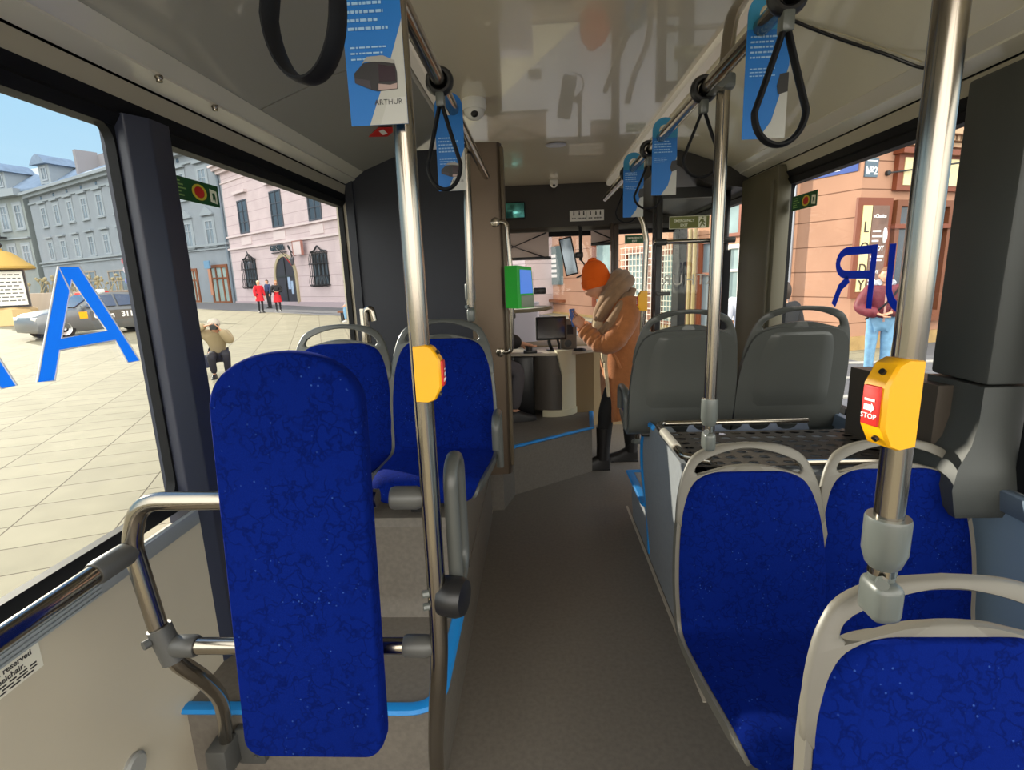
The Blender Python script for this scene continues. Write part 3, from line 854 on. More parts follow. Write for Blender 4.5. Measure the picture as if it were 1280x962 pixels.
# ------------------------------------------------------------------ hanging cards
def card(label, x, y, zt, zb, w, band=True, lines=True, big=False):
    """door-hanger card on the rail: rounded top with a hole"""
    t = thing('hanging_card', label, 'advertising card', (x, y, zb), 0, 'blue advertising cards on the rails')
    hc = (x, zt - .045); R = .021; outer = []; inner = []
    N = 48
    for k in range(N):
        a = 2 * PI * k / N + .001; c, s = math.cos(a), math.sin(a)
        if s >= 0: d = w / 2
        else:
            d = 1e9
            if abs(c) > 1e-6: d = min(d, w / 2 / abs(c))
            d = min(d, (hc[1] - zb) / -s)
        outer.append((hc[0] + d * c, y, hc[1] + d * s)); inner.append((hc[0] + R * c, y, hc[1] + R * s))
    # square the two lower corners
    for sx in (-1, 1):
        i = min(range(N), key=lambda i: (outer[i][0] - (x + sx * w / 2)) ** 2 + (outer[i][2] - zb) ** 2)
        outer[i] = (x + sx * w / 2, y, zb)
    MB().ring_prism(outer, inner, (0, .0015, 0)).build('card', ADBLUE, t, smooth=0)
    yf = y - .0008; L = x - w / 2; h = zt - zb; kb = .66 if big else 1
    def poly(name, pts, m, lift=0, parent=t):
        mb = MB(); mb.prism([(L + a * w, yf - lift, zb + b * h * kb) for a, b in pts], (0, .0005, 0)); return mb.build(name, m, parent, smooth=0)
    poly('pale_panel', [(.33, 0), (1, 0), (1, .66), (.97, .62), (.74, .38)] if big else [(.38, 0), (1, 0), (1, .5), (.66, .12)], ADGREY)
    if band:
        pb = [(0, .74), (1, .74), (1, .85)]
        for k in range(9): a = PI * k / 8; pb.append((.5 + .5 * math.cos(a), (hc[1] - zb + w / 2 * math.sin(a)) / h))
        pb.append((0, .85))
        inner2 = [(x + R * math.cos(2 * PI * k / 24), yf - .0002, hc[1] + R * math.sin(2 * PI * k / 24)) for k in range(24)]
        out2 = []
        zlow = zb + .74 * h
        for k in range(24):
            a = 2 * PI * k / 24; c, s = math.cos(a), math.sin(a)
            d = w / 2 if s >= 0 else min(w / 2 / max(abs(c), 1e-6), (hc[1] - zlow) / -s)
            out2.append((x + d * c, yf - .0002, hc[1] + d * s))
        MB().ring_prism(out2, inner2, (0, .0005, 0)).build('pale_band', ADTEAL, t, smooth=0)
    # printed lines
    mb = MB(); rnd = random.Random(int(abs(x) * 1000 + y * 100))
    top = .70 if not big else .545
    def line(v, a, b, th):
        u = a
        while u < b:
            l = rnd.uniform(.03, .11); e = min(u + l, b)
            mb.box((L + u * w, yf - .0006, zb + (v - th) * h), (L + e * w, yf - .0001, zb + v * h)); u = e + .022
    sp = .034
    for k in range(5): line(top - sp * k, .09, rnd.uniform(.6, .8), .012)
    pm_ = mat('ad_print', (150, 190, 225), .5)
    mb.build('heading_lines', pm_, t, smooth=0); mb = MB()
    for k in range(3): line(top - .215 - .024 * k, .10, rnd.uniform(.5, .85), .007)
    mb.build('small_lines', pm_, t, smooth=0)
    # little bus picture
    if big:
        cx, cz = .56, .30
        poly('bus_picture', [(.13, .275), (.13, .335), (.30, .395), (.62, .410), (.84, .385), (.87, .33), (.86, .225), (.52, .215), (.42, .225)], mat('bus_black', (26, 23, 26), .35), .0006)
        poly('bus_roof', [(.27, .392), (.37, .435), (.64, .440), (.84, .405), (.84, .385), (.62, .400), (.34, .405)], mat('bus_silver', (150, 148, 142), .4), .0009)
        poly('bus_side', [(.14, .272), (.40, .232), (.40, .285), (.14, .305)], mat('bus_side_dark', (52, 44, 52), .4), .0009)
        poly('bus_front', [(.53, .222), (.85, .226), (.86, .262), (.74, .252), (.54, .262)], mat('bus_pink', (170, 146, 140), .4), .0012)
        poly('bus_windscreen', [(.55, .275), (.84, .275), (.84, .365), (.56, .385)], mat('bus_glass', (50, 34, 44), .2), .0012)
        poly('grey_corner', [(.52, .0), (.99, .0), (.99, .175), (.68, .165)], mat('ad_grey_line', (188, 188, 184), .5), .0004)
        m = frame_mtx((L + .93 * w, yf - .0006, zb + .085 * h), (1, 0, 0), (0, 0, 1))
        MB().merge(text_bm('ARTHUR', .0105, m, .0002, 'RIGHT', 1.05)).build('lettering', mat('ad_text', (60, 60, 62), .5), t, smooth=0)
    else:
        poly('bus_picture', [(.74, .36), (.80, .44), (1.0, .45), (1.0, .32), (.78, .30)], mat('bus_black', (30, 28, 30), .4), .0006)
    return t
card('largest blue card, hanging left in front of the tall steel pole', -.229, .842, 2.055, 1.731, .087, band=False, big=True)
card('blue card behind the strap on the left rail, further ahead', -.250, 1.70, 2.05, 1.767, .086, band=False, big=True)
card('nearest blue card on the right rail beside the bent pole', .486, 1.20, 2.043, 1.765, .088)
card('middle blue card on the right rail above the emergency exit sign', .484, 2.06, 2.043, 1.776, .090)
card('farthest blue card on the right rail near the windscreen header', .474, 2.62, 2.043, 1.757, .095)

# ------------------------------------------------------------------ luggage tray on the right wheel box
t = thing('luggage_tray', 'perforated luggage tray with steel rail behind the right blue seats', 'luggage rack', (.8, 1.85, .83))
mb = MB()
# perforated plate: grid of slats with lozenge holes
nx, ny = 13, 7; x0, x1, y0, y1 = .52, 1.26, 1.66, 2.04
for i in range(nx):
    for j in range(ny):
        a = x0 + (x1 - x0) * i / nx; b = x0 + (x1 - x0) * (i + 1) / nx; c = y0 + (y1 - y0) * j / ny; d = y0 + (y1 - y0) * (j + 1) / ny
        cx, cy = (a + b) / 2, (c + d) / 2
        o = [(a, c, .862), (cx, c, .862), (b, c, .862), (b, cy, .862), (b, d, .862), (cx, d, .862), (a, d, .862), (a, cy, .862)]
        ew, eh = (b - a) * .36, (d - c) * .30
        q = [(cx + ew * math.cos(math.radians(225 + 45 * k)), cy + eh * math.sin(math.radians(225 + 45 * k)), .862) for k in range(8)]
        n = len(o); s = len(mb.bm.verts)
        mb.ring_prism(o, q, (0, 0, -.003))
mb.build('perforated_plate', mat('tray_metal', (82, 76, 70), .5, metal=.3), t, smooth=0)
p = fillet([(.56, 1.64, .885), (.485, 1.70, .885), (.485, 2.09, .885), (1.09, 2.09, .885)], [0, .03, .05, 0], 6)
MB().tube(p, .0135, seg=12).build('guard_rail', CHROME, t)
MB().tube([(.485, 1.78, .886), (.485, 1.97, .886)], .0165, seg=12).build('grip_sleeve', SILVER_GLOW, t)
MB().tube([(.84, 1.655, .87), (1.30, 1.655, .87)], .011, seg=10).build('rear_bar', CHROME, t)
# scalloped bracket under the far side of the rail
sc = [(.60, .845), (1.10, .845), (1.085, .885)]
xr = 1.075
pts = [(.60, .845)]
pts += [(1.098, .845), (1.082, .884)]
cen = [1.005, .895, .785, .675]
for c in cen:
    for k in range(9):
        a = PI * k / 8; pts.append((c + .043 * math.cos(a), .884 - .030 * math.sin(a)))
pts += [(.615, .884)]
mb = MB(); mb.prism([(a, 2.078, b) for a, b in pts], (0, .003, 0)); mb.build('scalloped_bracket', mat('bracket_grey', (112, 122, 140), .4, metal=.3), t, smooth=0)
MB().box((.57, 1.70, .83), (.60, 2.05, .86)).build('support', BLACKG, t)
MB().box((1.20, 1.70, .83), (1.23, 2.05, .86)).build('support', BLACKG, t)

# heater housing under the right window
mb = MB().prism([(1.20, 1.58, 1.135), (1.20, 2.02, 1.115), (1.20, 2.02, .70), (1.20, 1.58, .70)], (.14, 0, 0))
single('wall_cabinet', mb, mat('brown_housing', (70, 62, 54), .5), 'dark brown cabinet under the right window behind the near pole', 'cabinet')

# ------------------------------------------------------------------ small things under the ceiling
t = thing('dome_camera', 'white dome camera on the ceiling above the driver partition', 'security camera', (-.245, 2.60, 2.29))
MB().lathe([(.0, .0), (.055, 0), (.058, -.03), (.052, -.045)], (-.262, 2.60, 2.30), 28).build('base', WHITEP, t)
MB().ball((-.262, 2.60, 2.252), (.047, .047, .040), 24).build('dome', WHITEP, t)
MB().ball((-.258, 2.566, 2.232), (.018, .014, .016)).build('lens', BLACKG, t)
t = thing('front_camera', 'small white camera under the front edge of the ceiling', 'security camera', (.18, 4.75, 2.28))
MB().box((.145, 4.72, 2.262), (.215, 4.80, 2.30), bev=.01).build('base', WHITEP, t)
MB().ball((.18, 4.75, 2.262), (.032, .032, .028), 20).build('dome', WHITEP, t)
MB().ball((.18, 4.725, 2.25), (.012, .010, .012)).build('lens', BLACKG, t)
mb = MB().lathe([(.0, 2.296), (.06, 2.296), (.055, 2.287), (.0, 2.283)], (.15, 3.50, 0), 28, ell=(1.1, .75))
single('ceiling_lamp', mb, mat('oval_lens', (176, 176, 190), .3), 'pale oval lamp in the middle of the glossy ceiling', 'ceiling light')
for x, y, lb in ((-1.0, 1.50, 'chrome knob under the left cove above the window pillar'), (-1.0, 1.75, 'chrome knob under the left cove past the window pillar')):
    mb = MB().lathe([(0, 0), (.010, 0), (.011, -.005), (.008, -.010), (.008, -.016), (.0, -.018)], (x, y, 2.062), 16)
    mb.bm.faces.ensure_lookup_table()
    single('coat_knob', mb, CHROME, lb, 'knob', 'chrome knobs under the cove')
# red warning lozenge on the left cove
c = V((-.70, 2.62, 2.188)); nn = V((.24, 0, -1)).normalized(); ux = V((0, 1, 0)); uy = nn.cross(ux)
t = thing('warning_sticker', 'red diamond sticker on the left cove behind the tall pole', 'sticker', c)
MB().prism([c + ux * .075, c + uy * .075, c - ux * .075, c - uy * .075], nn * .002).build('plate', RED, t, smooth=0)
MB().prism([c + ux * .035 + uy * .012 + nn * .002, c - ux * .035 + uy * .012 + nn * .002, c - ux * .035 - uy * .012 + nn * .002, c + ux * .035 - uy * .012 + nn * .002], nn * .0006).build('arrow', WHITE, t, smooth=0)

# ------------------------------------------------------------------ stickers on glass and walls
def glass_sign(label, x, ya, yb, za, zb, s):
    """green emergency sticker on a side window; s=+1 left window (read from +x)"""
    t = thing('window_sticker', label, 'sticker', (x, (ya + yb) / 2, za), 0, 'green emergency window stickers')
    MB().box((x - .001, ya, za), (x + .001, yb, zb)).build('plate', SIGNG, t, smooth=0)
    f = x + s * .0016
    W_ = yb - ya; H_ = zb - za
    def P(u, v):   # u runs rightwards as read from inside
        return V((f, ya + u * W_ if s > 0 else yb - u * W_, za + v * H_))
    mb = MB()
    for k in range(5):
        a, b = .07, .22 + .05 * ((k * 7) % 3)
        mb.prism([P(a, .84 - .15 * k), P(b, .84 - .15 * k), P(b, .78 - .15 * k), P(a, .78 - .15 * k)], (s * .0004, 0, 0))
    mb.build('printed_lines', mat('sticker_print', (150, 190, 110), .5), t, smooth=0)
    mb = MB(); mb.ring_prism([P(.58 + .15 * math.cos(2 * PI * k / 24), .5 + .36 * math.sin(2 * PI * k / 24)) for k in range(24)], [P(.58 + .105 * math.cos(2 * PI * k / 24), .5 + .26 * math.sin(2 * PI * k / 24)) for k in range(24)], (s * .0005, 0, 0))
    mb.build('ring', mat('sticker_yellow', (220, 200, 60), .5), t, smooth=0)
    MB().prism([P(.58 + .10 * math.cos(2 * PI * k / 20), .5 + .25 * math.sin(2 * PI * k / 20)) for k in range(20)], (s * .0004, 0, 0)).build('disc', RED, t, smooth=0)
    mb = MB()
    mb.prism([P(.80, .2), P(.95, .12), P(.95, .72), P(.80, .78)], (s * .0004, 0, 0)); mb.build('doorway', SIGNW, t, smooth=0)
    mb = MB(); mb.prism([P(.845, .60), P(.90, .62), P(.915, .4), P(.90, .2), P(.875, .38), P(.84, .25), P(.855, .42)], (s * .0008, 0, 0)); mb.build('running_figure', SIGNG, t, smooth=0)
glass_sign('green emergency sticker at the top of the left window past the pillar', -1.095, 1.605, 1.862, 1.770, 1.840, 1)
glass_sign('green emergency sticker at the top of the right window', 1.352, 2.67, 2.92, 1.782, 1.854, -1)

def exit_sign(label, x0, x1, y, z0, z1, m, fig):
    t = thing('exit_sign', label, 'emergency exit sign', ((x0 + x1) / 2, y, z0), 0, 'EMERGENCY EXIT signs')
    MB().box((x0, y - .001, z0), (x1, y + .001, z1)).build('plate', m, t, smooth=0)
    w = x1 - x0; h = z1 - z0
    MB().ring_prism([(x0, y - .0012, z0), (x1, y - .0012, z0), (x1, y - .0012, z1), (x0, y - .0012, z1)], [(x0 + .003, y - .0012, z0 + .003), (x1 - .003, y - .0012, z0 + .003), (x1 - .003, y - .0012, z1 - .003), (x0 + .003, y - .0012, z1 - .003)], (0, -.0004, 0)).build('border', SIGNW, t, smooth=0)
    cx = x0 + w * (.37 if fig else .5)
    mb = MB()
    s = h * .30
    mb.merge(text_bm('EMERGENCY', s, frame_mtx((cx, y - .0014, z0 + h * .54), (1, 0, 0), (0, 0, 1)), .0003, 'CENTER', 1.0, bold=.0006))
    mb.merge(text_bm('EXIT', s, frame_mtx((cx, y - .0014, z0 + h * .18), (1, 0, 0), (0, 0, 1)), .0003, 'CENTER', 1.0, bold=.0006))
    mb.build('lettering', SIGNW, t, smooth=0)
    if fig:
        a = x0 + w * .73; b = x0 + w * .92
        MB().box((a, y - .0018, z0 + h * .08), (b, y - .001, z1 - h * .08)).build('doorway', SIGNW, t, smooth=0)
        F = lambda u, v: V((a + u * (b - a), y - .0022, z0 + h * (.08 + .84 * v)))
        mb = MB()
        mb.prism([F(.35, .80), F(.62, .80), F(.70, .55), F(.86, .50), F(.86, .42), F(.60, .44), F(.62, .36), F(.85, .18), F(.76, .10), F(.48, .30), F(.30, .05), F(.16, .05), F(.36, .38), F(.40, .55), F(.22, .50), F(.14, .36), F(.06, .42), F(.16, .62)], (0, .0004, 0))
        mb.prism([F(.55 + .1 * math.cos(k * PI / 6), .91 + .07 * math.sin(k * PI / 6)) for k in range(12)], (0, .0004, 0))
        mb.build('running_figure', m, t, smooth=0)
exit_sign('large olive EMERGENCY EXIT sign on the folded glass door', .878, 1.134, 3.562, 1.765, 1.843, SIGNOL, True)
exit_sign('small green EMERGENCY EXIT sign on the windscreen beside the bent pole', .862, 1.05, 5.19, 1.768, 1.846, SIGNG, False)

t = thing('pictogram_sign', 'white sign with small black figures on the dark windscreen header', 'sign', (.48, 4.975, 1.97))
MB().box((.328, 4.972, 1.972), (.638, 4.981, 2.066), bev=.002).build('plate', WHITEP, t, smooth=0)
mb = MB()
for i, u in enumerate((.365, .415, .455, .515, .565, .605)):
    mb.box((u - .006, 4.9705, 2.022), (u + .006, 4.972, 2.046)); mb.ball((u, 4.971, 2.052), (.006, .001, .006), 10)
    for q in range(3): mb.box((u - .016 + q * .012, 4.9705, 1.990), (u - .008 + q * .012, 4.972, 2.002))
mb.box((.4825, 4.971, 1.98), (.4835, 4.972, 2.06))
mb.build('figure', BLACKG, t, smooth=0)
t = thing('monitor_mirror', 'small teal passenger mirror on the dark windscreen header', 'mirror', (-.19, 4.97, 2.02))
MB().box((-.325, 4.955, 2.012), (-.075, 4.985, 2.160), bev=.02, seg=3).build('frame', BLACKG, t)
MB().box((-.315, 4.950, 2.022), (-.085, 4.956, 2.150), bev=.002).build('mirror_glass', mat('teal_glass', (84, 160, 156), .12, metal=.6, noise=(14, .6)), t)

# notice on the left wall
t = thing('wall_notice', 'pale printed notice about the wheelchair space on the left wall', 'notice', (-1.049, .75, .735))
MB().box((-1.050, .45, .737), (-1.0485, .902, .799)).build('plate', mat('notice_paper', (226, 222, 206), .5), t, smooth=0)
mb = MB()
mb.merge(text_bm('This place is reserved', .0165, frame_mtx((-1.0482, .885, .779), (0, 1, 0), (0, 0, 1)), .0002, 'RIGHT', bold=.0004))
mb.merge(text_bm('for a wheelchair.', .0165, frame_mtx((-1.0482, .868, .763), (0, 1, 0), (0, 0, 1)), .0002, 'RIGHT', bold=.0004))
for k in range(3):
    y = .50
    while y < .885:
        l = random.uniform(.012, .03); mb.box((-1.0486, y, .755 - k * .0065), (-1.0481, min(y + l, .89), .7585 - k * .0065)); y += l + .006
mb.build('lettering', mat('notice_ink', (50, 46, 44), .6), t, smooth=0)
mb = MB().lathe([(.0, .0), (.035, 0), (.035, .008), (.028, .014), (0, .014)], (-1.05, 1.05, .315), 24, (1, 0, 0))
single('floor_knob', mb, mat('knob_grey', (150, 150, 146), .4), 'grey round cap low on the left wall at the frame edge', 'cap')

t = thing('grab_bar', 'short steel grab bar by the partition behind the seat at the left window', 'grab bar', (-.865, 2.66, 1.0))
MB().tube(fillet([(-.875, 2.66, 1.0), (-.875, 2.66, 1.355), (-.845, 2.66, 1.365), (-.835, 2.66, 1.30)], [0, .02, .02, 0], 5), .017, seg=12).box((-.905, 2.65, 1.02), (-.87, 2.67, 1.365), bev=.004).build('bar', CHROME, t)
MB().box((-.93, 2.64, 1.0), (-.83, 3.05, 1.02), bev=.004).build('bracket', CLAMP, t)
# vinyl letters on the side windows
def letter(name, x, polys, m, label, s, edges=()):
    t = thing(name, label, 'vinyl letter', (x, polys[0][0][0], min(p[1] for q in polys for p in q)), 0, 'vinyl letters on the windows')
    for k, q in enumerate(polys):
        MB().prism([(x, a, b) for a, b in q], (s * .001, 0, 0)).build('stroke', m, t, smooth=0)
    for q in edges:
        MB().tube([V((x + s * .001, a, b)) for a, b in q], .0022, closed=True, seg=6).build('white_edge', WHITE, t, smooth=0)
    return t
xg = -1.098
letter('window_letter', xg, [[(1.071, 1.309), (1.113, 1.304), (1.141, 1.369), (1.152, 1.396), (1.210, 1.527), (1.205, 1.558), (1.182, 1.558)],
                             [(1.205, 1.558), (1.239, 1.559), (1.374, 1.308), (1.331, 1.309), (1.304, 1.373), (1.283, 1.400), (1.210, 1.527)],
                             [(1.141, 1.369), (1.304, 1.373), (1.283, 1.400), (1.152, 1.396)]],
       LETTERB, 'big blue letter A with white edge on the left window', 1,
       [[(1.071, 1.309), (1.113, 1.304), (1.141, 1.369), (1.304, 1.373), (1.331, 1.309), (1.374, 1.308), (1.239, 1.559), (1.182, 1.558)], [(1.152, 1.396), (1.283, 1.400), (1.210, 1.527)], [(1.182, 1.558), (1.203, 1.495), (1.204, 1.495)]])
letter('window_letter', xg, [[(.905, 1.558), (.938, 1.558), (1.026, 1.311), (.992, 1.311), (.90, 1.555)]], LETTERB, 'blue letter stroke cut by the left edge of the frame', 1, [[(.905, 1.558), (.938, 1.558), (1.026, 1.311), (.992, 1.311), (.90, 1.555)]])
xr = 1.362
def stroke(pts, w):
    """flat ribbon along a yz polyline"""
    P = [V((a, b)) for a, b in pts]; l = []; r = []
    for i, p in enumerate(P):
        d = (P[min(i + 1, len(P) - 1)] - P[max(i - 1, 0)]).normalized(); n = V((-d.y, d.x)) * w / 2
        l.append((p.x + n.x, p.y + n.y)); r.append((p.x - n.x, p.y - n.y))
    return l + r[::-1]
def arc(cy, cz, ry, rz, a0, a1, n=10):
    return [(cy + ry * math.cos(math.radians(a0 + (a1 - a0) * k / n)), cz + rz * math.sin(math.radians(a0 + (a1 - a0) * k / n))) for k in range(n + 1)]
w = .036
letter('window_letter', xr, [stroke([(2.213, 1.575), (2.213, 1.32)], w), stroke([(2.2315, 1.557), (2.385, 1.557)] + arc(2.395, 1.507, .068, .050, 80, -80) + [(2.385, 1.457), (2.2315, 1.457)], w * .95), stroke([(2.372, 1.439), (2.43, 1.40), (2.47, 1.32)], w)], LETTERR, 'dark blue mirrored letter R on the right window', -1)
letter('window_letter', xr, [stroke([(2.105, 1.572), (2.105, 1.42)] + arc(1.995, 1.42, .11, .095, 0, -180)[1:] + [(1.885, 1.572)], w)], LETTERR, 'dark blue letter U on the right window partly behind the near pole', -1)
letter('window_letter', xr, [stroke([(1.788, 1.572), (1.788, 1.32)], w * 1.3), stroke([(1.7640, 1.44), (1.70, 1.44)], w)], LETTERR, 'dark blue letter next to the dark pillar on the right window', -1)
# ------------------------------------------------------------------ people
SKIN = mat('skin', (214, 160, 130), .5, noise=(30, .05))
HAIRD = mat('hair_dark', (52, 38, 30), .6, bump=(60, .4))
HAIRB = mat('hair_blond', (226, 204, 150), .6, bump=(60, .4))

def head_into(mb, c, fwd, up, s=1.0):
    """head with brow, nose, mouth, chin and ears added to the body mesh"""
    f = V(fwd).normalized(); u = V(up); u = (u - f * u.dot(f)).normalized(); r = f.cross(u)
    bm = bmesh.new(); bmesh.ops.create_uvsphere(bm, u_segments=28, v_segments=22, radius=1)
    for v in bm.verts:
        x, y, z = v.co
        front = max(0, y)
        w = .073 * (1 - .22 * max(0, -z) ** 1.5 * (.4 + .6 * front)); X = x * w
        Y = y * (.094 - (.012 * max(0, -z) if y < 0 else 0)); Z = z * .115
        if y > .3:
            for ex in (-.42, .42):                      # eye sockets
                d = ((x - ex) / .26) ** 2 + ((z - .05) / .17) ** 2
                Y -= .010 * math.exp(-d)
            Y += .024 * math.exp(-((x / .16) ** 2 + ((z + .22) / .17) ** 2))     # nose
            Y += .006 * math.exp(-((x / .5) ** 2 + ((z - .28) / .10) ** 2))      # brow
            Y += .007 * math.exp(-((x / .28) ** 2 + ((z + .53) / .07) ** 2))     # lips
            Y -= .006 * math.exp(-((x / .30) ** 2 + ((z + .66) / .07) ** 2))
            Y += .010 * math.exp(-((x / .35) ** 2 + ((z + .84) / .12) ** 2))     # chin
        v.co = (V(c) + (r * X + f * Y + u * Z) * s)
    mb.merge(bm)
    for sx in (-1, 1):
        e = V(c) + (r * (sx * .075) - f * .008 - u * .008) * s
        bm = bmesh.new(); bmesh.ops.create_uvsphere(bm, u_segments=10, v_segments=8, radius=1)
        for v in bm.verts: v.co = e + (r * v.co.x * .010 + f * v.co.y * .020 + u * v.co.z * .032) * s
        mb.merge(bm)

def hand_into(mb, wrist, d, n, side=1, curl=.5, s=1.0):
    """palm, four unequal bent fingers and a thumb; d = finger direction, n = back of the hand"""
    w = V(wrist); d = V(d).normalized(); n = V(n); n = (n - d * n.dot(d)).normalized(); x = d.cross(n) * side
    rings = []
    for t, wd, th in ((-.01, .024, .020), (.015, .030, .017), (.05, .039, .014), (.082, .041, .012), (.092, .036, .009)):
        p = w + d * t * s
        rings.append([p + (x * wd * math.cos(2 * PI * k / 12) + n * th * math.sin(2 * PI * k / 12)) * s for k in range(12)])
    mb.loft(rings)
    for i, (off, ln) in enumerate(((-.030, .066), (-.010, .076), (.011, .070), (.030, .054))):
        p = w + (d * .084 + x * off) * s; dd = d.copy(); pts = [p - d * .012 * s, p]
        for k, fr in enumerate((.45, .32, .23)):
            a = curl * (.5, .9, .6)[k]
            dd = (dd * math.cos(a) - n * math.sin(a)).normalized() if k == 0 else (dd * math.cos(a) + dd.cross(x * side).normalized() * math.sin(a) * -1).normalized()
            p = p + dd * ln * fr * s; pts.append(p)
        mb.tube(pts, [.0088 * s, .0092 * s, .0086 * s, .0080 * s, .0060 * s], seg=8)
    p = w + (d * .025 - x * .024) * s; t = (d * .55 - x * .8 - n * .25).normalized()
    mb.tube([p, p + t * .028 * s, p + (t * .028 + (d * .8 - n * .4) .normalized() * .028) * s, p + (t * .03 + (d * .85 - n * .5).normalized() * .05) * s], [.012 * s, .0108 * s, .0095 * s, .007 * s], seg=8)

STAND = dict(pelvis=(0, 0, .93), belly=(0, 0, 1.06), chest=(0, 0, 1.26), neck=(0, 0, 1.43), skull=(0, .01, 1.50), head=(0, .02, 1.565),
             hipL=(-.09, 0, .90), kneeL=(-.095, .01, .49), ankleL=(-.095, -.01, .08), toeL=(-.11, .13, .035),
             hipR=(.09, 0, .90), kneeR=(.095, .01, .49), ankleR=(.095, -.01, .08), toeR=(.11, .13, .035),
             shL=(-.175, 0, 1.375), elL=(-.235, -.02, 1.10), wrL=(-.24, .06, .86), shR=(.175, 0, 1.375), elR=(.235, -.02, 1.10), wrR=(.24, .06, .86))
BR = dict(pelvis=.115, belly=.105, chest=.118, neck=.05, skull=.05, hipL=.085, kneeL=.054, ankleL=.038, toeL=.03, hipR=.085, kneeR=.054, ankleR=.038, toeR=.03,
          shL=.062, elL=.044, wrL=.028, shR=.062, elR=.044, wrR=.028)
LIMB = [('pelvis', 'belly'), ('belly', 'chest'), ('chest', 'neck'), ('neck', 'skull'), ('pelvis', 'hipL'), ('hipL', 'kneeL'), ('kneeL', 'ankleL'), ('ankleL', 'toeL'),
        ('pelvis', 'hipR'), ('hipR', 'kneeR'), ('kneeR', 'ankleR'), ('ankleR', 'toeR'), ('chest', 'shL'), ('shL', 'elL'), ('elL', 'wrL'), ('chest', 'shR'), ('shR', 'elR'), ('elR', 'wrR')]

def person(label, loc, rotz, s=1.0, pose={}, wear=(), hair=None, face=None, group=None, hands=True):
    """body as one skin surface; wear = [(name, material, kind, extra radius)] worn over it"""
    t = thing('person', label, 'person', loc, rotz, group)
    J = dict(STAND); J.update(pose); J = {k: V(p) * s for k, p in J.items()}
    nodes = {k: (J[k], BR[k] * s) for k in BR}
    if any(w[2] == 'shoes' for w in wear):                # bare foot stays well inside its shoe
        for S in 'LR': nodes['toe' + S] = (J['ankle' + S].lerp(J['toe' + S], .45), .018 * s); nodes['ankle' + S] = (J['ankle' + S], .030 * s)
    mb = skin_mesh(nodes, LIMB, 'pelvis')
    fwd = V(face) if face else V((0, 1, 0))
    up = (J['head'] - J['neck']).normalized()
    head_into(mb, J['head'], fwd, up, s)
    for S, sd in (('L', -1), ('R', 1)):
        d = (J['wr' + S] - J['el' + S]).normalized()
        n = V((sd, -.3, 0)) if abs(d.z) > .6 else V((0, 0, 1))
        hand_into(mb, J['wr' + S], d, n, sd, .5, s)
    mb.build('body', SKIN, t, local=True, smooth=60)
    for name, m, kind, g in wear:
        g *= s
        if kind == 'jacket':
            ks = ['pelvis', 'belly', 'chest', 'neck', 'shL', 'elL', 'wrL', 'shR', 'elR', 'wrR']
            nd = {k: (J[k], BR[k] * s + g) for k in ks}
            nd['neck'] = (J['neck'] - V((0, 0, .02)) * s, BR['neck'] * s + g * .8)
            skin_mesh(nd, [e for e in LIMB if e[0] in ks and e[1] in ks], 'chest').build(name, m, t, local=True, smooth=60)
        elif kind == 'trousers':
            ks = ['pelvis', 'hipL', 'kneeL', 'ankleL', 'hipR', 'kneeR', 'ankleR']
            skin_mesh({k: (J[k], BR[k] * s + g) for k in ks}, [e for e in LIMB if e[0] in ks and e[1] in ks], 'pelvis').build(name, m, t, local=True, smooth=60)
        elif kind == 'shoes':
            for S in 'LR':
                a = J['ankle' + S]; b = J['toe' + S]; h = V((a.x, a.y, a.z)) - (b - a).normalized() * .03 * s
                z0 = min(a.z - .08 * s, b.z - .035 * s)
                mb = MB(); rr = []
                dx = V((b.x - a.x, b.y - a.y, 0)).normalized(); px_ = V((-dx.y, dx.x, 0))
                for q, wd, hh in ((-.06, .030, .075), (-.03, .038, .10), (.03, .040, .10), (.09, .042, .07), (.15, .040, .05), (.185, .022, .032)):
                    c = V((a.x, a.y, z0)) + dx * q * s
                    rr.append([c + px_ * wd * s * math.cos(PI * k / 8) + V((0, 0, hh * s * math.sin(PI * k / 8) ** .7)) for k in range(9)])
                mb.loft(rr); mb.build('shoe', m, t, local=True)
        elif kind == 'skirt':
            z1 = J['belly'].z; z0 = g / s; mb = MB(); rr = []
            for q in range(6):
                f = q / 5; z = z1 + (z0 * s - z1) * f; k = (.135 + .075 * f) * s
                rr.append([V((k * 1.08 * math.cos(2 * PI * i / 20), k * .95 * math.sin(2 * PI * i / 20), z)) for i in range(20)])
            mb.loft(rr); mb.build(name, m, t, local=True)
    if hair:
        m, ln = hair
        f = fwd.normalized(); u = (up - f * up.dot(f)).normalized(); r = f.cross(u)
        bm = bmesh.new(); bmesh.ops.create_uvsphere(bm, u_segments=24, v_segments=18, radius=1)
        dele = []
        for v in bm.verts:
            x, y, z = v.co
            if (y > .25 and z < .42) or z < -.75 and ln < .5: dele.append(v)
            k = 1 + (.0 if z > 0 else ln * -z)
            v.co = J['head'] + (r * x * .082 * (1 + .1 * ln * max(0, -z)) + f * (y * .101 - .004) + u * z * (.124 * k)) * s
        bmesh.ops.delete(bm, geom=dele, context='VERTS')
        MB().merge(bm).build('hair', m, t, local=True, smooth=60)
    return t, J

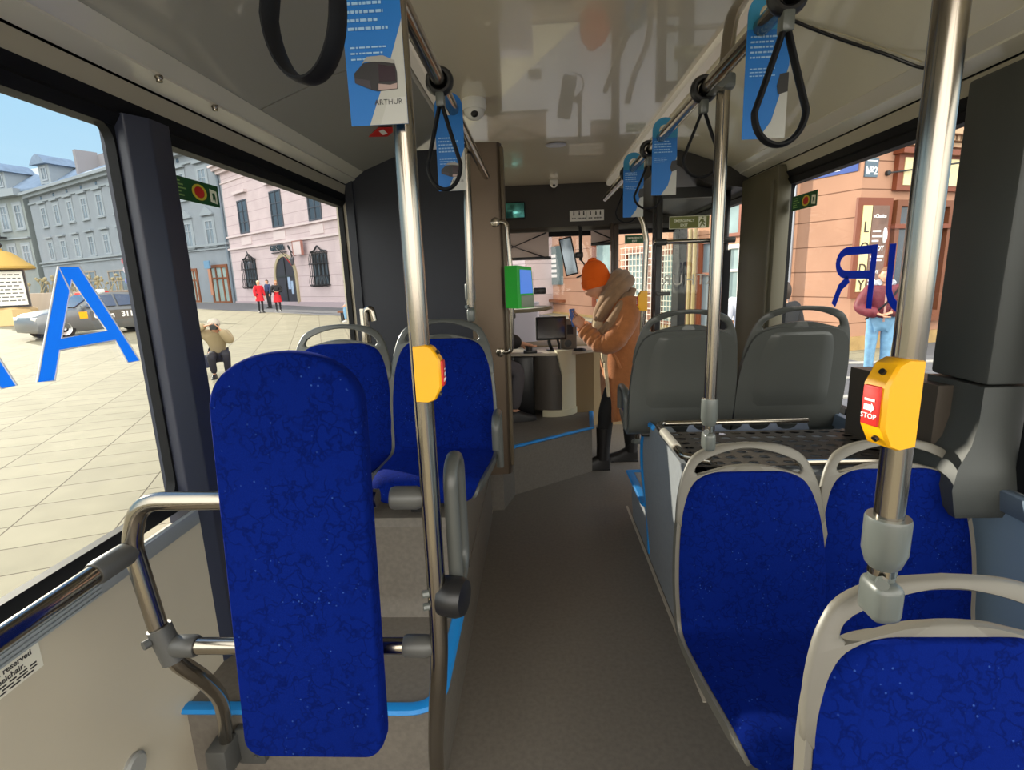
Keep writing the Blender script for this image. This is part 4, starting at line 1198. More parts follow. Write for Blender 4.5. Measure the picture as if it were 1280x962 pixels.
# ------------------------------------------------------------------ the woman in the orange hat (profile, looking down at her phone)
COAT = mat('brown_wool', (184, 115, 66), .95, bump=(180, .5), sheen=.3, noise=(25, .12))
SCARF = mat('beige_wool', (152, 118, 88), .95, bump=(120, .5), sheen=.3, noise=(20, .15))
FLEECE = mat('cream_fleece', (226, 206, 172), .95, bump=(90, .8))
HATM = mat('orange_knit', (250, 104, 8), .9, bump=(220, .5))
LEGG = mat('black_leggings', (20, 19, 20), .8)
BOOT = mat('black_boot', (24, 22, 22), .45)
wx = thing('person', 'person in an orange knit hat and long brown coat looking down at a phone', 'person', (.62, 3.96, 0))
P = dict(pelvis=((.655, 3.97, .80), .11), belly=((.65, 3.97, .95), .10), chest=((.635, 3.97, 1.15), .115), neck=((.575, 3.965, 1.315), .05), skull=((.535, 3.962, 1.355), .05),
         hipL=((.63, 3.885, .77), .085), kneeL=((.515, 3.88, .46), .058), ankleL=((.492, 3.88, .095), .042), toeL=((.43, 3.878, .05), .02),
         hipR=((.67, 4.055, .77), .085), kneeR=((.715, 4.06, .46), .058), ankleR=((.742, 4.06, .095), .042), toeR=((.68, 4.06, .05), .02),
         shL=((.645, 3.815, 1.25), .062), elL=((.505, 3.74, 1.0), .046), wrL=((.345, 3.855, 1.105), .029),
         shR=((.635, 4.125, 1.25), .062), elR=((.50, 4.17, 1.0), .046), wrR=((.36, 4.03, 1.10), .029))
mb = skin_mesh({k: (V(a), r) for k, (a, r) in P.items()}, LIMB, 'pelvis')
hf = V((-.86, -.10, -.50)); hu = V((-.46, 0, .89))
HC = V((.455, 3.955, 1.425))
head_into(mb, HC, hf, hu, 1.0)
hand_into(mb, (.335, 3.862, 1.115), (-.55, .25, .75), (.25, -.95, .1), -1, .9, .95)
hand_into(mb, (.352, 4.025, 1.11), (-.6, -.25, .7), (.3, .95, .1), 1, .7, .95)
mb.build('body', SKIN, wx, smooth=60)
# leggings
mb = skin_mesh({k: (V(P[k][0]), P[k][1] + .008) for k in ('pelvis', 'hipL', 'kneeL', 'ankleL', 'hipR', 'kneeR', 'ankleR')}, [e for e in LIMB if e[0] in ('pelvis', 'hipL', 'kneeL', 'hipR', 'kneeR') and e[1] in ('hipL', 'kneeL', 'ankleL', 'hipR', 'kneeR', 'ankleR')], 'pelvis')
mb.build('leggings', LEGG, wx, smooth=60)
for (ax_, ay), tx in (((.492, 3.88), .285), ((.742, 4.06), .62)):
    mb = MB(); rr = []
    d = ax_ - tx
    for q, wd, hh in ((.055, .022, .08), (.045, .036, .11), (.0, .042, .13), (-.05, .043, .105), (-.11, .044, .072), (-.16, .043, .058), (-.195, .034, .045), (-.207, .014, .03)):
        rr.append([V((ax_ + q, ay + wd * math.cos(PI * k / 10), .004 + hh * math.sin(PI * k / 10) ** .55)) for k in range(11)])
    mb.loft(rr)
    mb.tube([(ax_, ay, .08), (ax_ + .004, ay, .2), (ax_ + .008, ay, .34)], [.050, .052, .060], seg=16)
    b = mb.build('boot', BOOT, wx)
    MB().box((ax_ - .20, ay - .043, .0), (ax_ + .055, ay + .043, .018), bev=.008).build('sole', BLACKG, b)
# coat: body and sleeves
mb = MB(); rr = []
rings = [(1.345, .585, .085, .11), (1.325, .60, .115, .155), (1.29, .625, .135, .20), (1.23, .638, .150, .225), (1.15, .642, .160, .228), (1.05, .652, .166, .222), (.95, .656, .164, .215),
         (.85, .650, .165, .215), (.75, .646, .163, .215), (.65, .642, .155, .212), (.55, .634, .138, .205), (.46, .622, .115, .198), (.40, .615, .095, .19), (.402, .615, .082, .175)]
for z, cx, rx, ry in rings:
    ring = []
    for k in range(36):
        a = 2 * PI * k / 36
        wob = 1 + (.02 * math.sin(5 * a + z * 9) + .012 * math.sin(9 * a - z * 14)) * (1 if z < 1.2 else .3)
        ring.append(V((cx + rx * wob * math.cos(a), 3.97 + ry * wob * math.sin(a), z + .014 * math.sin(3 * a) * (1 if z < .5 else 0))))
    rr.append(ring)
mb.loft(rr)
mb.build('coat', COAT, wx, smooth=60)
for S, y0, pts in (('L', -1, [(.655, 3.82, 1.285), (.66, 3.775, 1.22), (.615, 3.745, 1.11), (.535, 3.735, 1.02), (.46, 3.76, 1.005), (.40, 3.81, 1.05), (.345, 3.852, 1.10)]), ('R', 1, [(.65, 4.12, 1.285), (.655, 4.17, 1.2), (.60, 4.185, 1.08), (.52, 4.18, 1.01), (.44, 4.12, 1.02), (.36, 4.032, 1.10)])):
    q = smooth_path(pts, 8); n = len(q); rad = []
    for i in range(n):
        t_ = i / (n - 1); r_ = .092 - .034 * t_
        if t_ > .55: r_ += .005 * math.sin(t_ * 75)
        if S == 'L' and .4 < t_ < .6: r_ += .008
        rad.append(r_ * (.6 if i == 0 else 1))
    MB().tube(q, rad, seg=18).build('sleeve', COAT, wx, smooth=60)
# pocket welt
MB().tube([(.545, 3.758, .93), (.575, 3.748, .88), (.60, 3.744, .82)], .012, seg=8, ry=.006, ref=(0, 1, 0)).build('pocket', COAT, wx)
# scarf / hood: thick folds round the neck running down the front
mb = MB()
def fold(pts, r, sy=1.0):
    q = smooth_path(pts, 8); n = len(q)
    mb.tube(q, [r * (.45 + .55 * math.sin(PI * min(1, max(0, (i + 1) / (n + 1)))) ** .5) for i in range(n)], seg=14, ry=[r * sy] * n)
fold([(.53, 4.07, 1.30), (.62, 4.10, 1.40), (.685, 3.97, 1.44), (.62, 3.84, 1.395), (.52, 3.83, 1.27), (.46, 3.86, 1.17)], .052)
fold([(.55, 4.06, 1.36), (.62, 4.05, 1.45), (.655, 3.96, 1.478), (.60, 3.86, 1.44), (.53, 3.845, 1.345), (.47, 3.87, 1.25), (.445, 3.90, 1.17)], .046)
fold([(.60, 4.04, 1.46), (.615, 3.97, 1.500), (.585, 3.88, 1.475), (.535, 3.87, 1.395), (.49, 3.88, 1.31), (.46, 3.91, 1.22)], .036)
fold([(.665, 3.80, 1.35), (.61, 3.765, 1.27), (.55, 3.76, 1.17), (.49, 3.78, 1.09), (.445, 3.82, 1.05)], .040)
fold([(.70, 3.85, 1.38), (.655, 3.775, 1.30), (.60, 3.755, 1.20), (.53, 3.75, 1.11), (.465, 3.79, 1.045)], .028)
mb.ball((.595, 3.965, 1.42), (.095, .12, .085), 20)
mb.build('scarf', SCARF, wx, smooth=60)
mb = MB()
mb.ball((.455, 3.90, 1.135), (.045, .05, .06), 14); mb.ball((.44, 3.92, 1.09), (.04, .045, .05), 14)
mb.tube(smooth_path([(.50, 3.80, .99), (.485, 3.79, .93), (.495, 3.80, .86)], 6), [.02] * 12 + [.012], seg=8)
mb.tube(smooth_path([(.505, 3.80, .95), (.50, 3.795, .84), (.512, 3.80, .72), (.525, 3.80, .60)], 6), .014, seg=8)
mb.build('fleece_trim', FLEECE, wx, smooth=60)
# knit hat with turned-up cuff, tipped forward with the head
mb = MB()
pr = [(.0, .152), (.030, .148), (.062, .128), (.088, .092), (.103, .045), (.106, .015)]
cuff = [(.108, .018), (.114, .008), (.114, -.038), (.108, -.048), (.098, -.044), (.095, .0)]
mb.lathe(pr + cuff, (0, 0, 0), 32, ell=(1.0, .86))
mb.ball((.004, 0, .148), (.034, .034, .018), 14)
zq = V((-.24, .0, .97)).normalized(); xq = V((-.97, 0, -.24)); 
R3 = M((( -xq.x, 0, zq.x, 0), (0, 1, 0, 0), (-xq.z, 0, zq.z, 0), (0, 0, 0, 1)))
mb.xf(M.Translation((.452, 3.955, 1.452)) @ R3)
mb.build('hat', HATM, wx, smooth=60)
# the phone she holds
mb = MB().box((-.006, -.036, -.066), (.006, .036, .066), bev=.005)
mb.xf(M.Translation((.276, 3.90, 1.185)) @ M.Rotation(math.radians(-35), 4, 'Z') @ M.Rotation(math.radians(-12), 4, 'Y'))
ph = single('phone', mb, mat('blue_phone_case', (60, 104, 180), .35), 'blue phone held up by the person in the orange hat', 'phone')

# ------------------------------------------------------------------ the driver, mostly hidden behind the partition
JEANSG = mat('grey_trousers', (84, 80, 84), .85)
JACKB = mat('black_jacket', (26, 24, 24), .7)
ORANGEV = mat('orange_trim', (236, 104, 60), .6)
t, J = person('seated driver in black jacket and grey trousers behind the partition', (-.52, 4.05, .35), math.radians(-70), 1.0,
    dict(pelvis=(0, 0, .46), belly=(0, .0, .60), chest=(0, .02, .80), neck=(0, .05, .98), skull=(0, .07, 1.04), head=(0, .09, 1.10),
         hipL=(-.09, .03, .45), kneeL=(-.12, .40, .44), ankleL=(-.10, .36, .09), toeL=(-.11, .50, .035), hipR=(.09, .03, .45), kneeR=(.11, .36, .44), ankleR=(.10, .30, .09), toeR=(.12, .44, .035),
         shL=(-.18, .02, .92), elL=(-.24, .10, .68), wrL=(-.20, .32, .62), shR=(.18, .02, .92), elR=(.25, .14, .70), wrR=(.17, .36, .64)),
    [('jacket', JACKB, 'jacket', .03), ('trousers', JEANSG, 'trousers', .018), ('shoes', BOOT, 'shoes', 0)], (HAIRD, .1))
t2 = thing('swivel_chair', 'black driver chair behind the dark partition', 'chair', (-.58, 4.02, .35))
MB().box((-.86, 3.76, .66), (-.36, 4.26, .75), bev=.03, seg=3).build('seat_cushion', BLACKG, t2)
MB().box((-.93, 3.78, .72), (-.80, 4.24, 1.45), bev=.05, seg=3).build('backrest', BLACKG, t2)
MB().box((-.75, 3.9, .352), (-.5, 4.15, .67), bev=.02).build('pedestal', BLACKG, t2)

# ------------------------------------------------------------------ driver's counter, monitor, ticket machine
t = thing('driver_counter', 'curved driver counter with dark front and cream column at the front step', 'counter', (.2, 4.3, .35))
def arcpts(cx, cy, rx, ry, a0, a1, n, z):
    return [V((cx + rx * math.cos(math.radians(a0 + (a1 - a0) * k / n)), cy + ry * math.sin(math.radians(a0 + (a1 - a0) * k / n)), z)) for k in range(n + 1)]
def sector(mb, cx, cy, ro, ri, a0, a1, z0, z1, n=14, yk=1):
    mb.prism(arcpts(cx, cy, ro, ro * yk, a0, a1, n, z0) + arcpts(cx, cy, ri, ri * yk, a1, a0, n, z0), (0, 0, z1 - z0)); return mb
cx_, cy_ = .125, 4.37
mb = sector(MB(), cx_, cy_, .195, .05, 180, 292, .40, .862, 18); mb.build('cabinet', DARKGREY, t)
mb = sector(MB(), cx_, cy_, .198, .18, 268, 291, .42, .70); mb.build('panel', mat('panel_grey', (78, 73, 68), .4), t)
mb = MB().box((-.20, 4.17, .352), (-.03, 4.5, .862), bev=.02); mb.build('side_box', BLACKG, t)
mb = sector(MB(), cx_, cy_, .215, .05, 245, 372, .352, .405); sector(mb, cx_, cy_, .207, .05, 291, 372, .40, .862)
mb.loft([arcpts(cx_, cy_, .212, .212, 291, 325, 8, .70) + arcpts(cx_, cy_, .12, .12, 325, 291, 8, .70), arcpts(cx_, cy_, .222, .222, 284, 318, 8, .80) + arcpts(cx_, cy_, .12, .12, 318, 284, 8, .80), arcpts(cx_, cy_, .235, .235, 278, 312, 8, .90) + arcpts(cx_, cy_, .12, .12, 312, 278, 8, .90)])
mb.build('column', CREAM, t)
mb = MB(); mb.prism([(-.24, 4.20, .862), (-.08, 4.19, .862), (.0, 4.17, .862), (.125, 4.155, .862), (.28, 4.20, .862), (.46, 4.30, .862), (.48, 4.72, .862), (-.24, 4.72, .862)], (0, 0, .022)); mb.build('counter_top', mat('counter_grey', (186, 178, 162), .35), t)
mb = MB().box((.29, 4.30, .35), (.47, 4.72, .86)); mb.build('end_panel', mat('brown_panel', (132, 112, 78), .5), t)
t = thing('monitor', 'small black monitor on a bent foot on the driver counter', 'monitor', (.12, 4.30, .885))
rz = M.Translation((.118, 4.25, 1.075)) @ M.Rotation(math.radians(4), 4, 'Z') @ M.Rotation(math.radians(-10), 4, 'X')
MB().box((-.125, -.016, -.095), (.125, .016, .095), bev=.008).xf(rz).build('housing', BLACKG, t)
MB().box((-.108, -.020, -.078), (.108, -.014, .080)).xf(rz).build('screen', SCREEND, t)
MB().tube(smooth_path([(.10, 4.29, .99), (.105, 4.30, .94), (.125, 4.33, .89)], 5), .014, seg=10).tube([(.17, 4.33, .985), (.185, 4.35, .93), (.185, 4.35, .89)], .010, seg=10).box((.08, 4.28, .884), (.21, 4.38, .892), bev=.003).build('foot', BLACKG, t)
t = thing('radio_unit', 'grey control unit with round dial behind the monitor', 'control box', (.27, 4.40, .885))
MB().box((.20, 4.36, .884), (.335, 4.44, 1.135), bev=.01).build('housing', mat('unit_grey', (110, 102, 92), .5), t)
MB().cyl((.262, 4.357, .935), (.262, 4.362, .935), .030, 20).build('dial', BLACKG, t)
MB().box((.255, 4.352, 1.01), (.305, 4.362, 1.09)).build('window', SCREEND, t)
t = thing('coin_tray', 'black card reader on the left end of the driver counter', 'card reader', (-.06, 4.22, .885))
MB().box((-.11, 4.17, .884), (.0, 4.26, .905), bev=.006).build('base', BLACKG, t)
MB().lathe([(.028, .905), (.028, .945), (.02, .955), (0, .955)], (-.065, 4.21, 0), 16).build('knob', BLACKG, t)
mb = MB().tube(smooth_path([(.30, 4.25, .890), (.36, 4.22, .89), (.40, 4.27, .89), (.37, 4.32, .89), (.31, 4.30, .89)], 6), .008, seg=8)
single('coiled_cord', mb, BLACKG, 'black cord lying on the right of the driver counter', 'cord')
# ticket machine
t = thing('ticket_machine', 'bright green ticket machine with blue screen beside the partition', 'ticket machine', (-.09, 2.96, 1.32))
q = M.Translation((-.090, 2.96, 1.440)) @ M.Rotation(math.radians(38), 4, 'Z')
MB().prism([(-.055, -.055, -.115), (.060, -.055, -.115), (.046, -.055, .105), (-.055, -.055, .118)], (0, .115, 0)).xf(q).build('housing', GREEN, t)
MB().prism([(-.035, -.058, -.035), (.050, -.058, -.035), (.040, -.058, .090), (-.035, -.058, .095)], (0, .006, 0)).xf(q).build('screen', SCREEN, t)
MB().box((-.03, -.060, -.110), (.056, -.04, -.045), bev=.004).xf(q).build('reader', mat('reader_grey', (130, 140, 120), .5), t)
t = thing('cab_shelf', 'small pale curved shelf just under the green ticket machine', 'shelf', (-.02, 3.65, 1.2))
mb = MB(); mb.prism([(-.19, 3.46, 1.262), (-.05, 3.50, 1.262), (.06, 3.62, 1.262), (.10, 3.76, 1.262), (.06, 3.86, 1.262), (-.19, 3.86, 1.262)], (0, 0, .022)); mb.build('shelf', WHITEP, t)
mb = MB(); mb.tube([(-.185, 3.455, 1.272), (-.05, 3.495, 1.272), (.065, 3.617, 1.272), (.105, 3.76, 1.272), (.065, 3.865, 1.272)], .012, seg=8); mb.build('rim', mat('shelf_rim', (120, 108, 84), .5), t)
MB().box((-.19, 3.80, 1.20), (-.15, 3.86, 1.262), bev=.005).build('bracket', DCLAMP, t)
mb = MB(); mb.prism([(-.42, 4.80, .90), (-.08, 4.80, .90), (.01, 4.84, .90), (.03, 4.95, .90), (-.42, 4.95, .90)], (0, 0, .36)); single('dash_hood', mb, mat('pale_lilac', (196, 192, 204), .45), 'pale rounded dashboard hood below the windscreen behind the green ticket machine', 'dashboard')
# hand loop on the partition post
t = thing('entry_handle', 'bent steel entry handle on the edge of the driver partition', 'handle', (-.17, 3.04, 1.06))
MB().tube(fillet([(-.215, 3.035, 1.80), (-.15, 3.025, 1.80), (-.137, 3.02, 1.5), (-.140, 3.02, 1.25), (-.15, 3.025, 1.065), (-.215, 3.035, 1.065)], [0, .05, 0, 0, .05, 0], 6), .0135, seg=14).build('tube', CHROME, t)
mb = MB()
for z in (1.80, 1.065): mb.lathe([(.026, 0), (.026, .006), (.018, .010)], (-.215, 3.03, z), 16, (0, -1, 0))
mb.build('flange', CHROME, t)
MB().box((-.145, 2.985, 1.38), (-.12, 3.03, 1.50), bev=.006).build('clamp', BLACKG, t)

# ------------------------------------------------------------------ windscreen fittings
def sunblind(label, x0, x1, z0, y=5.08):
    t = thing('sun_blind', label, 'sun blind', ((x0 + x1) / 2, y, z0), 0, 'windscreen sun blinds')
    MB().box((x0, y - .002, z0 + .02), (x1, y + .002, 1.895)).build('cloth', mat('blind_cloth', (196, 178, 170), .8), t, smooth=0)
    MB().tube([(x0, y, z0 + .015), (x1 + .02, y, z0 + .015)], .014, seg=10).build('bar', BLACKG, t)
    mb = MB(); zm = (1.9 + z0) / 2; xm = x0 + (x1 - x0) * .38
    if x1 - x0 > .3:
        mb.tube([(x1 - .02, y - .012, 1.89), (xm, y - .012, zm), (x1 - .04, y - .012, z0 + .02)], .007, seg=8)
        mb.tube([(x0 + .02, y - .016, 1.89), (xm, y - .016, zm), (x0 + .02, y - .016, z0 + .02)], .007, seg=8)
    else:
        mb.tube([(x0 + .02, y - .012, 1.89), (x1, y - .012, z0 + .04)], .006, seg=8).tube([(x1, y - .012, z0 + .05), (x0 + .02, y - .012, z0 + .02)], .006, seg=8)
    mb.build('scissor_arm', BLACKG, t)
sunblind('left grey sun blind with black scissor arms on the windscreen', -.40, .135, 1.645)
sunblind('right grey sun blind on the windscreen in front of the door post', .53, .76, 1.755)
t = thing('driver_mirror', 'tall tilted interior mirror hanging from a black stalk at the windscreen', 'mirror', (.31, 4.85, 1.5))
q = M.Translation((.300, 4.75, 1.655)) @ M.Rotation(math.radians(-11), 4, 'Y') @ M.Rotation(math.radians(-6), 4, 'Z')
MB().box((-.058, -.015, -.165), (.058, .015, .165), bev=.01).xf(q).build('frame', BLACKG, t)
MB().box((-.046, -.018, -.152), (.046, -.013, .152)).xf(q).build('mirror_glass', mat('mirror_glass', (96, 104, 110), .08, metal=1), t)
MB().tube([(.42, 4.99, 1.92), (.415, 4.86, 1.90), (.41, 4.80, 1.62)], .016, seg=10).tube(smooth_path([(.41, 4.80, 1.62), (.44, 4.79, 1.58), (.43, 4.79, 1.50), (.37, 4.77, 1.47)], 5), .007, seg=8).box((.36, 4.76, 1.64), (.43, 4.81, 1.69), bev=.008).build('stalk', BLACKG, t)
mb = MB().box((-.02, 5.04, 1.325), (.10, 5.14, 1.385), bev=.01)
mb.cyl((.0, 5.03, 1.355), (.0, 5.045, 1.355), .016, 14)
single('dash_camera', mb, BLACKG, 'small black box camera on the windscreen left of the tall mirror', 'camera')

# ------------------------------------------------------------------ folded glass door leaf and its frame
t = struct('door_1', MB().box((.795, 3.555, .36), (.835, 3.60, 2.06), bev=.008).box((1.225, 3.56, .36), (1.265, 3.60, 2.02), bev=.008).box((.82, 3.56, 1.955), (1.25, 3.60, 2.02)).box((.82, 3.56, .36), (1.25, 3.60, .48)), BLACKG)
MB().box((.83, 3.575, .47), (1.23, 3.583, 1.96)).build('pane', GLASSD, t)
MB().tube([(.775, 3.53, 1.683), (1.29, 3.53, 1.683)], .0145, seg=14).build('crossbar', CHROME, t)
mb = MB().tube([(.785, 3.53, 1.683), (.855, 3.53, 1.683)], .021, seg=12).tube([(1.22, 3.53, 1.683), (1.29, 3.53, 1.683)], .019, seg=12)
mb.box((.80, 3.535, 1.34), (.89, 3.56, 1.365), bev=.004).build('crossbar_clamp', DCLAMP, t)
MB().box((1.232, 3.545, 1.1), (1.275, 3.56, 1.62)).build('edge_seal', BLACK, t)
m = frame_mtx((.842, 3.570, 1.405), (1, 0, 0), (0, 0, 1))
mb = MB(); mb.merge(text_bm('ARTHUR', .10, m, .0004, 'RIGHT', 1.12, mirror=True)); mb.build('lettering', mat('etched_print', (215, 214, 204), .6), t, smooth=0)
struct('trim_40', MB().box((.83, 3.585, .48), (.845, 3.59, 1.1)).box((.79, 3.60, .36), (.84, 3.66, 2.05), bev=.008), BLACKG)
# ------------------------------------------------------------------ square outside
def gz(x, y): return -.35 + .015 * (-.55 * x + .83 * y)
PAVE = paving('plaza_slabs', (142, 135, 114), (80, 70, 56), math.radians(-22.8), .795, .425, .757, .20)
ROAD = mat('street_setts', (96, 96, 100), .85, noise=(9, .15))
mb = MB(); mb.grid([[V((x, y, gz(x, y))) for x in (-140, -60, -20, 0, 20, 60)] for y in (-60, -20, 0, 20, 60, 140)])
struct('ground', mb, PAVE)
# street and pavement on the right, slightly above the big plane
mb = MB()
def sheet(pts, dz, th=.05): mb.prism([(x, y, gz(x, y) + dz) for x, y in pts], (0, 0, -th))
sheet([(1.6, -30), (60, -30), (60, 32), (12, 16), (6.2, 9.4), (2.0, 18), (-4, 30), (-6, 40), (-9, 40), (-3, 16), (1.6, 6)], .012)
sheet([(-21.5, 37.2), (-30, 41.5), (-29, 36.5), (-21, 31.5), (-12.6, 25.9), (-4, 20), (-4, 23.5)], .012)
struct('ground_street', mb, ROAD)
KERB = mat('pale_kerb', (168, 164, 158), .8)
mb = MB()
def strip(a, b, w, dz):
    a = V((a[0], a[1], 0)); b = V((b[0], b[1], 0)); d = (b - a).normalized(); n = V((-d.y, d.x, 0)) * w / 2
    q = [a - n, a + n, b + n, b - n]
    mb.prism([(p.x, p.y, gz(p.x, p.y) + dz) for p in q], (0, 0, -.06))
strip((4.4, 9.62), (14, 9.75), .16, .03); strip((4.2, 8.35), (14, 8.5), .14, .03); strip((3.6, 7.15), (14, 7.3), .14, .03); strip((3.2, 6.3), (14, 6.4), .12, .03); strip((2.9, 5.7), (14, 5.8), .12, .03)
struct('ground_kerb', mb, KERB)

PINKW = coursed('pink_grey_render', (192, 176, 180), (150, 136, 140), .62, .1, .012)
PINKB = mat('pink_band', (200, 186, 188), .9)
GREYW = mat('grey_render', (124, 132, 142), .9, noise=(1.2, .05))
GREYT = mat('grey_stucco_trim', (132, 141, 150), .9)
GREYW2 = mat('olive_grey_render', (122, 130, 132), .9, noise=(1.2, .06))
PEACH = coursed('peach_render', (178, 136, 113), (116, 82, 66), .53, 2.42, .011)
PEACHT = mat('peach_trim', (190, 158, 128), .85)
ROOF = mat('slate_roof', (104, 122, 146), .7, noise=(2, .15))
ROOFR = mat('tile_roof', (150, 110, 96), .8, noise=(4, .2))
WHITEF = mat('window_white', (142, 150, 160), .6)
BROWNF = mat('window_brown', (116, 66, 38), .55)
REDF = mat('frame_red_brown', (124, 62, 36), .55)
PANE = mat('window_pane', (104, 114, 124), .08, spec=.8, noise=(.6, .35))
PANED = mat('window_pane_dark', (46, 54, 64), .1, spec=.8, noise=(.8, .3))
PANET = mat('window_pane_teal', (138, 158, 158), .12, spec=.7, noise=(1.2, .25))
IRON = mat('wrought_iron', (34, 34, 38), .6)
STONE = mat('sand_stone', (160, 148, 122), .85)

class Facade:
    """wall frame: u along the wall, z up, w outwards"""
    def __init__(s, p0, ang, flip=1):
        s.p = V((p0[0], p0[1], 0)); a = math.radians(ang); s.d = V((-math.sin(a), math.cos(a), 0))
        s.n = V((s.d.y, -s.d.x, 0)) * flip
        if s.n.dot(-s.p) < 0: s.n = -s.n
    def P(s, u, z, w=0): return s.p + s.d * u + s.n * w + V((0, 0, z))
    def bx(s, mb, u0, u1, z0, z1, w0, w1):
        a = [s.P(u0, z0, w0), s.P(u1, z0, w0), s.P(u1, z1, w0), s.P(u0, z1, w0)]
        mb.prism(a, s.n * (w1 - w0)); return mb
    def win(s, root, u0, u1, z0, z1, fm, pm, bars=(1, 1), fw=.09, dep=.07, surround=None, name='window', lintel=None, sill=None):
        w = MB()
        o = [s.P(a, b, .0) for a, b in ((u0, z0), (u1, z0), (u1, z1), (u0, z1))]
        q = [s.P(a, b, .0) for a, b in ((u0 + fw, z0 + fw), (u1 - fw, z0 + fw), (u1 - fw, z1 - fw), (u0 + fw, z1 - fw))]
        w.ring_prism(o, q, s.n * dep)
        for k in range(bars[0]):
            c = u0 + (u1 - u0) * (k + 1) / (bars[0] + 1); s.bx(w, c - fw * .35, c + fw * .35, z0, z1, 0, dep * .8)
        for k in range(bars[1]):
            c = z0 + (z1 - z0) * (.66 if bars[1] == 1 else (k + 1) / (bars[1] + 1)); s.bx(w, u0, u1, c - fw * .3, c + fw * .3, 0, dep * .8)
        f = w.build(name, fm, root, smooth=0)
        s.bx(MB(), u0, u1, z0, z1, -.02, .012).build('pane', pm, f, smooth=0)
        if surround is not None:
            w = MB(); e = .22
            o = [s.P(a, b, 0) for a, b in ((u0 - e, z0 - e * .3), (u1 + e, z0 - e * .3), (u1 + e, z1 + e), (u0 - e, z1 + e))]
            q = [s.P(a, b, 0) for a, b in ((u0, z0), (u1, z0), (u1, z1), (u0, z1))]
            w.ring_prism(o, q, s.n * .05); s.bx(w, u0 - e * 1.2, u1 + e * 1.2, z0 - e * .7, z0 - e * .2, 0, .16)
            if lintel == 'flat': s.bx(w, u0 - e * 1.4, u1 + e * 1.4, z1 + e * 1.6, z1 + e * 2.3, 0, .22)
            if lintel == 'gable':
                s.bx(w, u0 - e * 1.3, u1 + e * 1.3, z1 + e * 1.5, z1 + e * 2.0, 0, .2)
                w.prism([s.P(u0 - e * 1.3, z1 + e * 2), s.P(u1 + e * 1.3, z1 + e * 2), s.P((u0 + u1) / 2, z1 + e * 4.4)], s.n * .16)
            w.build('surround', surround, root, smooth=0)
        return f

# --- pink-grey town house across the square
F = Facade((-11.42, 29.56), 52)
b = thing('town_house', 'pale pink town house with arched doorway and barred windows across the square', 'building', F.P(4, 0))
mb = MB(); mb.prism([F.P(-14, -1), F.P(13.35, -1), F.P(13.35, 9.3), F.P(-14, 9.3)], -F.n * 9); mb.build('wall', PINKW, b, smooth=0)
mb = MB(); F.bx(mb, -14, 13.4, 4.02, 4.14, 0, .12); F.bx(mb, -14, 13.4, 4.85, 4.95, 0, .14); F.bx(mb, -14, 13.45, 9.15, 9.35, 0, .25); F.bx(mb, -14, 13.55, 9.35, 9.55, 0, .45); F.bx(mb, -14, 13.6, 9.55, 9.68, 0, .65)
F.bx(mb, -14, 13.4, 8.5, 8.58, 0, .06); mb.build('cornice', PINKB, b, smooth=0)
mb = MB(); F.bx(mb, -14, 13.4, -1, .42, 0, .10); mb.build('plinth', mat('pink_plinth', (164, 150, 158), .9), b, smooth=0)
for u0, u1 in ((9.65, 11.1), (4.9, 6.35), (.45, 1.85), (-4, -2.6), (-8.5, -7.1)):
    F.win(b, u0, u1, 5.0, 7.15, mat('frame_dark', (70, 74, 84), .5), PANED, (1, 2), .08, .06)
    mb = MB(); F.bx(mb, u0 - .25, u1 + .25, 7.55, 7.72, 0, .22); F.bx(mb, u0 - .05, u1 + .05, 4.25, 4.75, 0, .05); mb.build('window_panel', PINKB, b, smooth=0)
for u0, u1 in ((9.45, 11.25), (.35, 2.0), (-3.9, -1.6)):
    F.win(b, u0, u1, 1.38, 3.2, IRON, PANED, (3, 1), .06, .05)
    mb = MB()                                   # bulging wrought iron basket
    for k in range(9):
        u = u0 - .05 + (u1 - u0 + .1) * k / 8
        mb.tube(smooth_path([F.P(u, 3.3, .05), F.P(u, 2.9, .22), F.P(u, 2.1, .20), F.P(u, 1.55, .32), F.P(u, 1.32, .22), F.P(u, 1.36, .05)], 4), .022, seg=5)
    for z, w in ((3.25, .10), (2.6, .25), (1.9, .22), (1.4, .27)): mb.tube([F.P(u0 - .08, z, .02), F.P(u0 - .08, z, w), F.P(u1 + .08, z, w), F.P(u1 + .08, z, .02)], .028, seg=5)
    c = (u0 + u1) / 2
    mb.tube(smooth_path([F.P(u0, 3.28, .1), F.P(c - .35, 3.36, .12), F.P(c, 3.58, .12), F.P(c + .35, 3.36, .12), F.P(u1, 3.28, .1)], 5), .05, seg=6)
    mb.build('window_grille', IRON, b, smooth=0)
# arched doorway
mb = MB(); c = 5.4; R = 1.25
pts = [F.P(c + R, .3, 0)] + [F.P(c + R * math.cos(math.radians(a)), 1.95 + R * math.sin(math.radians(a)), 0) for a in range(0, 181, 12)] + [F.P(c - R, .3, 0)]
mb.prism(pts, F.n * .05); d = mb.build('door', mat('door_dark', (44, 42, 52), .5), b, smooth=0)
mb = MB(); R2 = R + .2
q = [F.P(c + R2, .3, 0)] + [F.P(c + R2 * math.cos(math.radians(a)), 1.95 + R2 * math.sin(math.radians(a)), 0) for a in range(0, 181, 12)] + [F.P(c - R2, .3, 0)]
mb.ring_prism(q, pts, F.n * .10); mb.build('door_surround', STONE, b, smooth=0)
mb = MB(); F.bx(mb, c - .55, c - .25, 1.2, 2.0, .05, .08); F.bx(mb, c - .85, c - .6, .9, 1.7, .05, .07); mb.build('door_notice', mat('notice_blue', (150, 170, 200), .6), d, smooth=0)
mb = MB(); F.bx(mb, c - .05, c + .05, .3, 3.1, .05, .09); F.bx(mb, c - 1.2, c + 1.2, 1.95, 2.05, .05, .09); mb.build('door_rail', BLACKG, d, smooth=0)
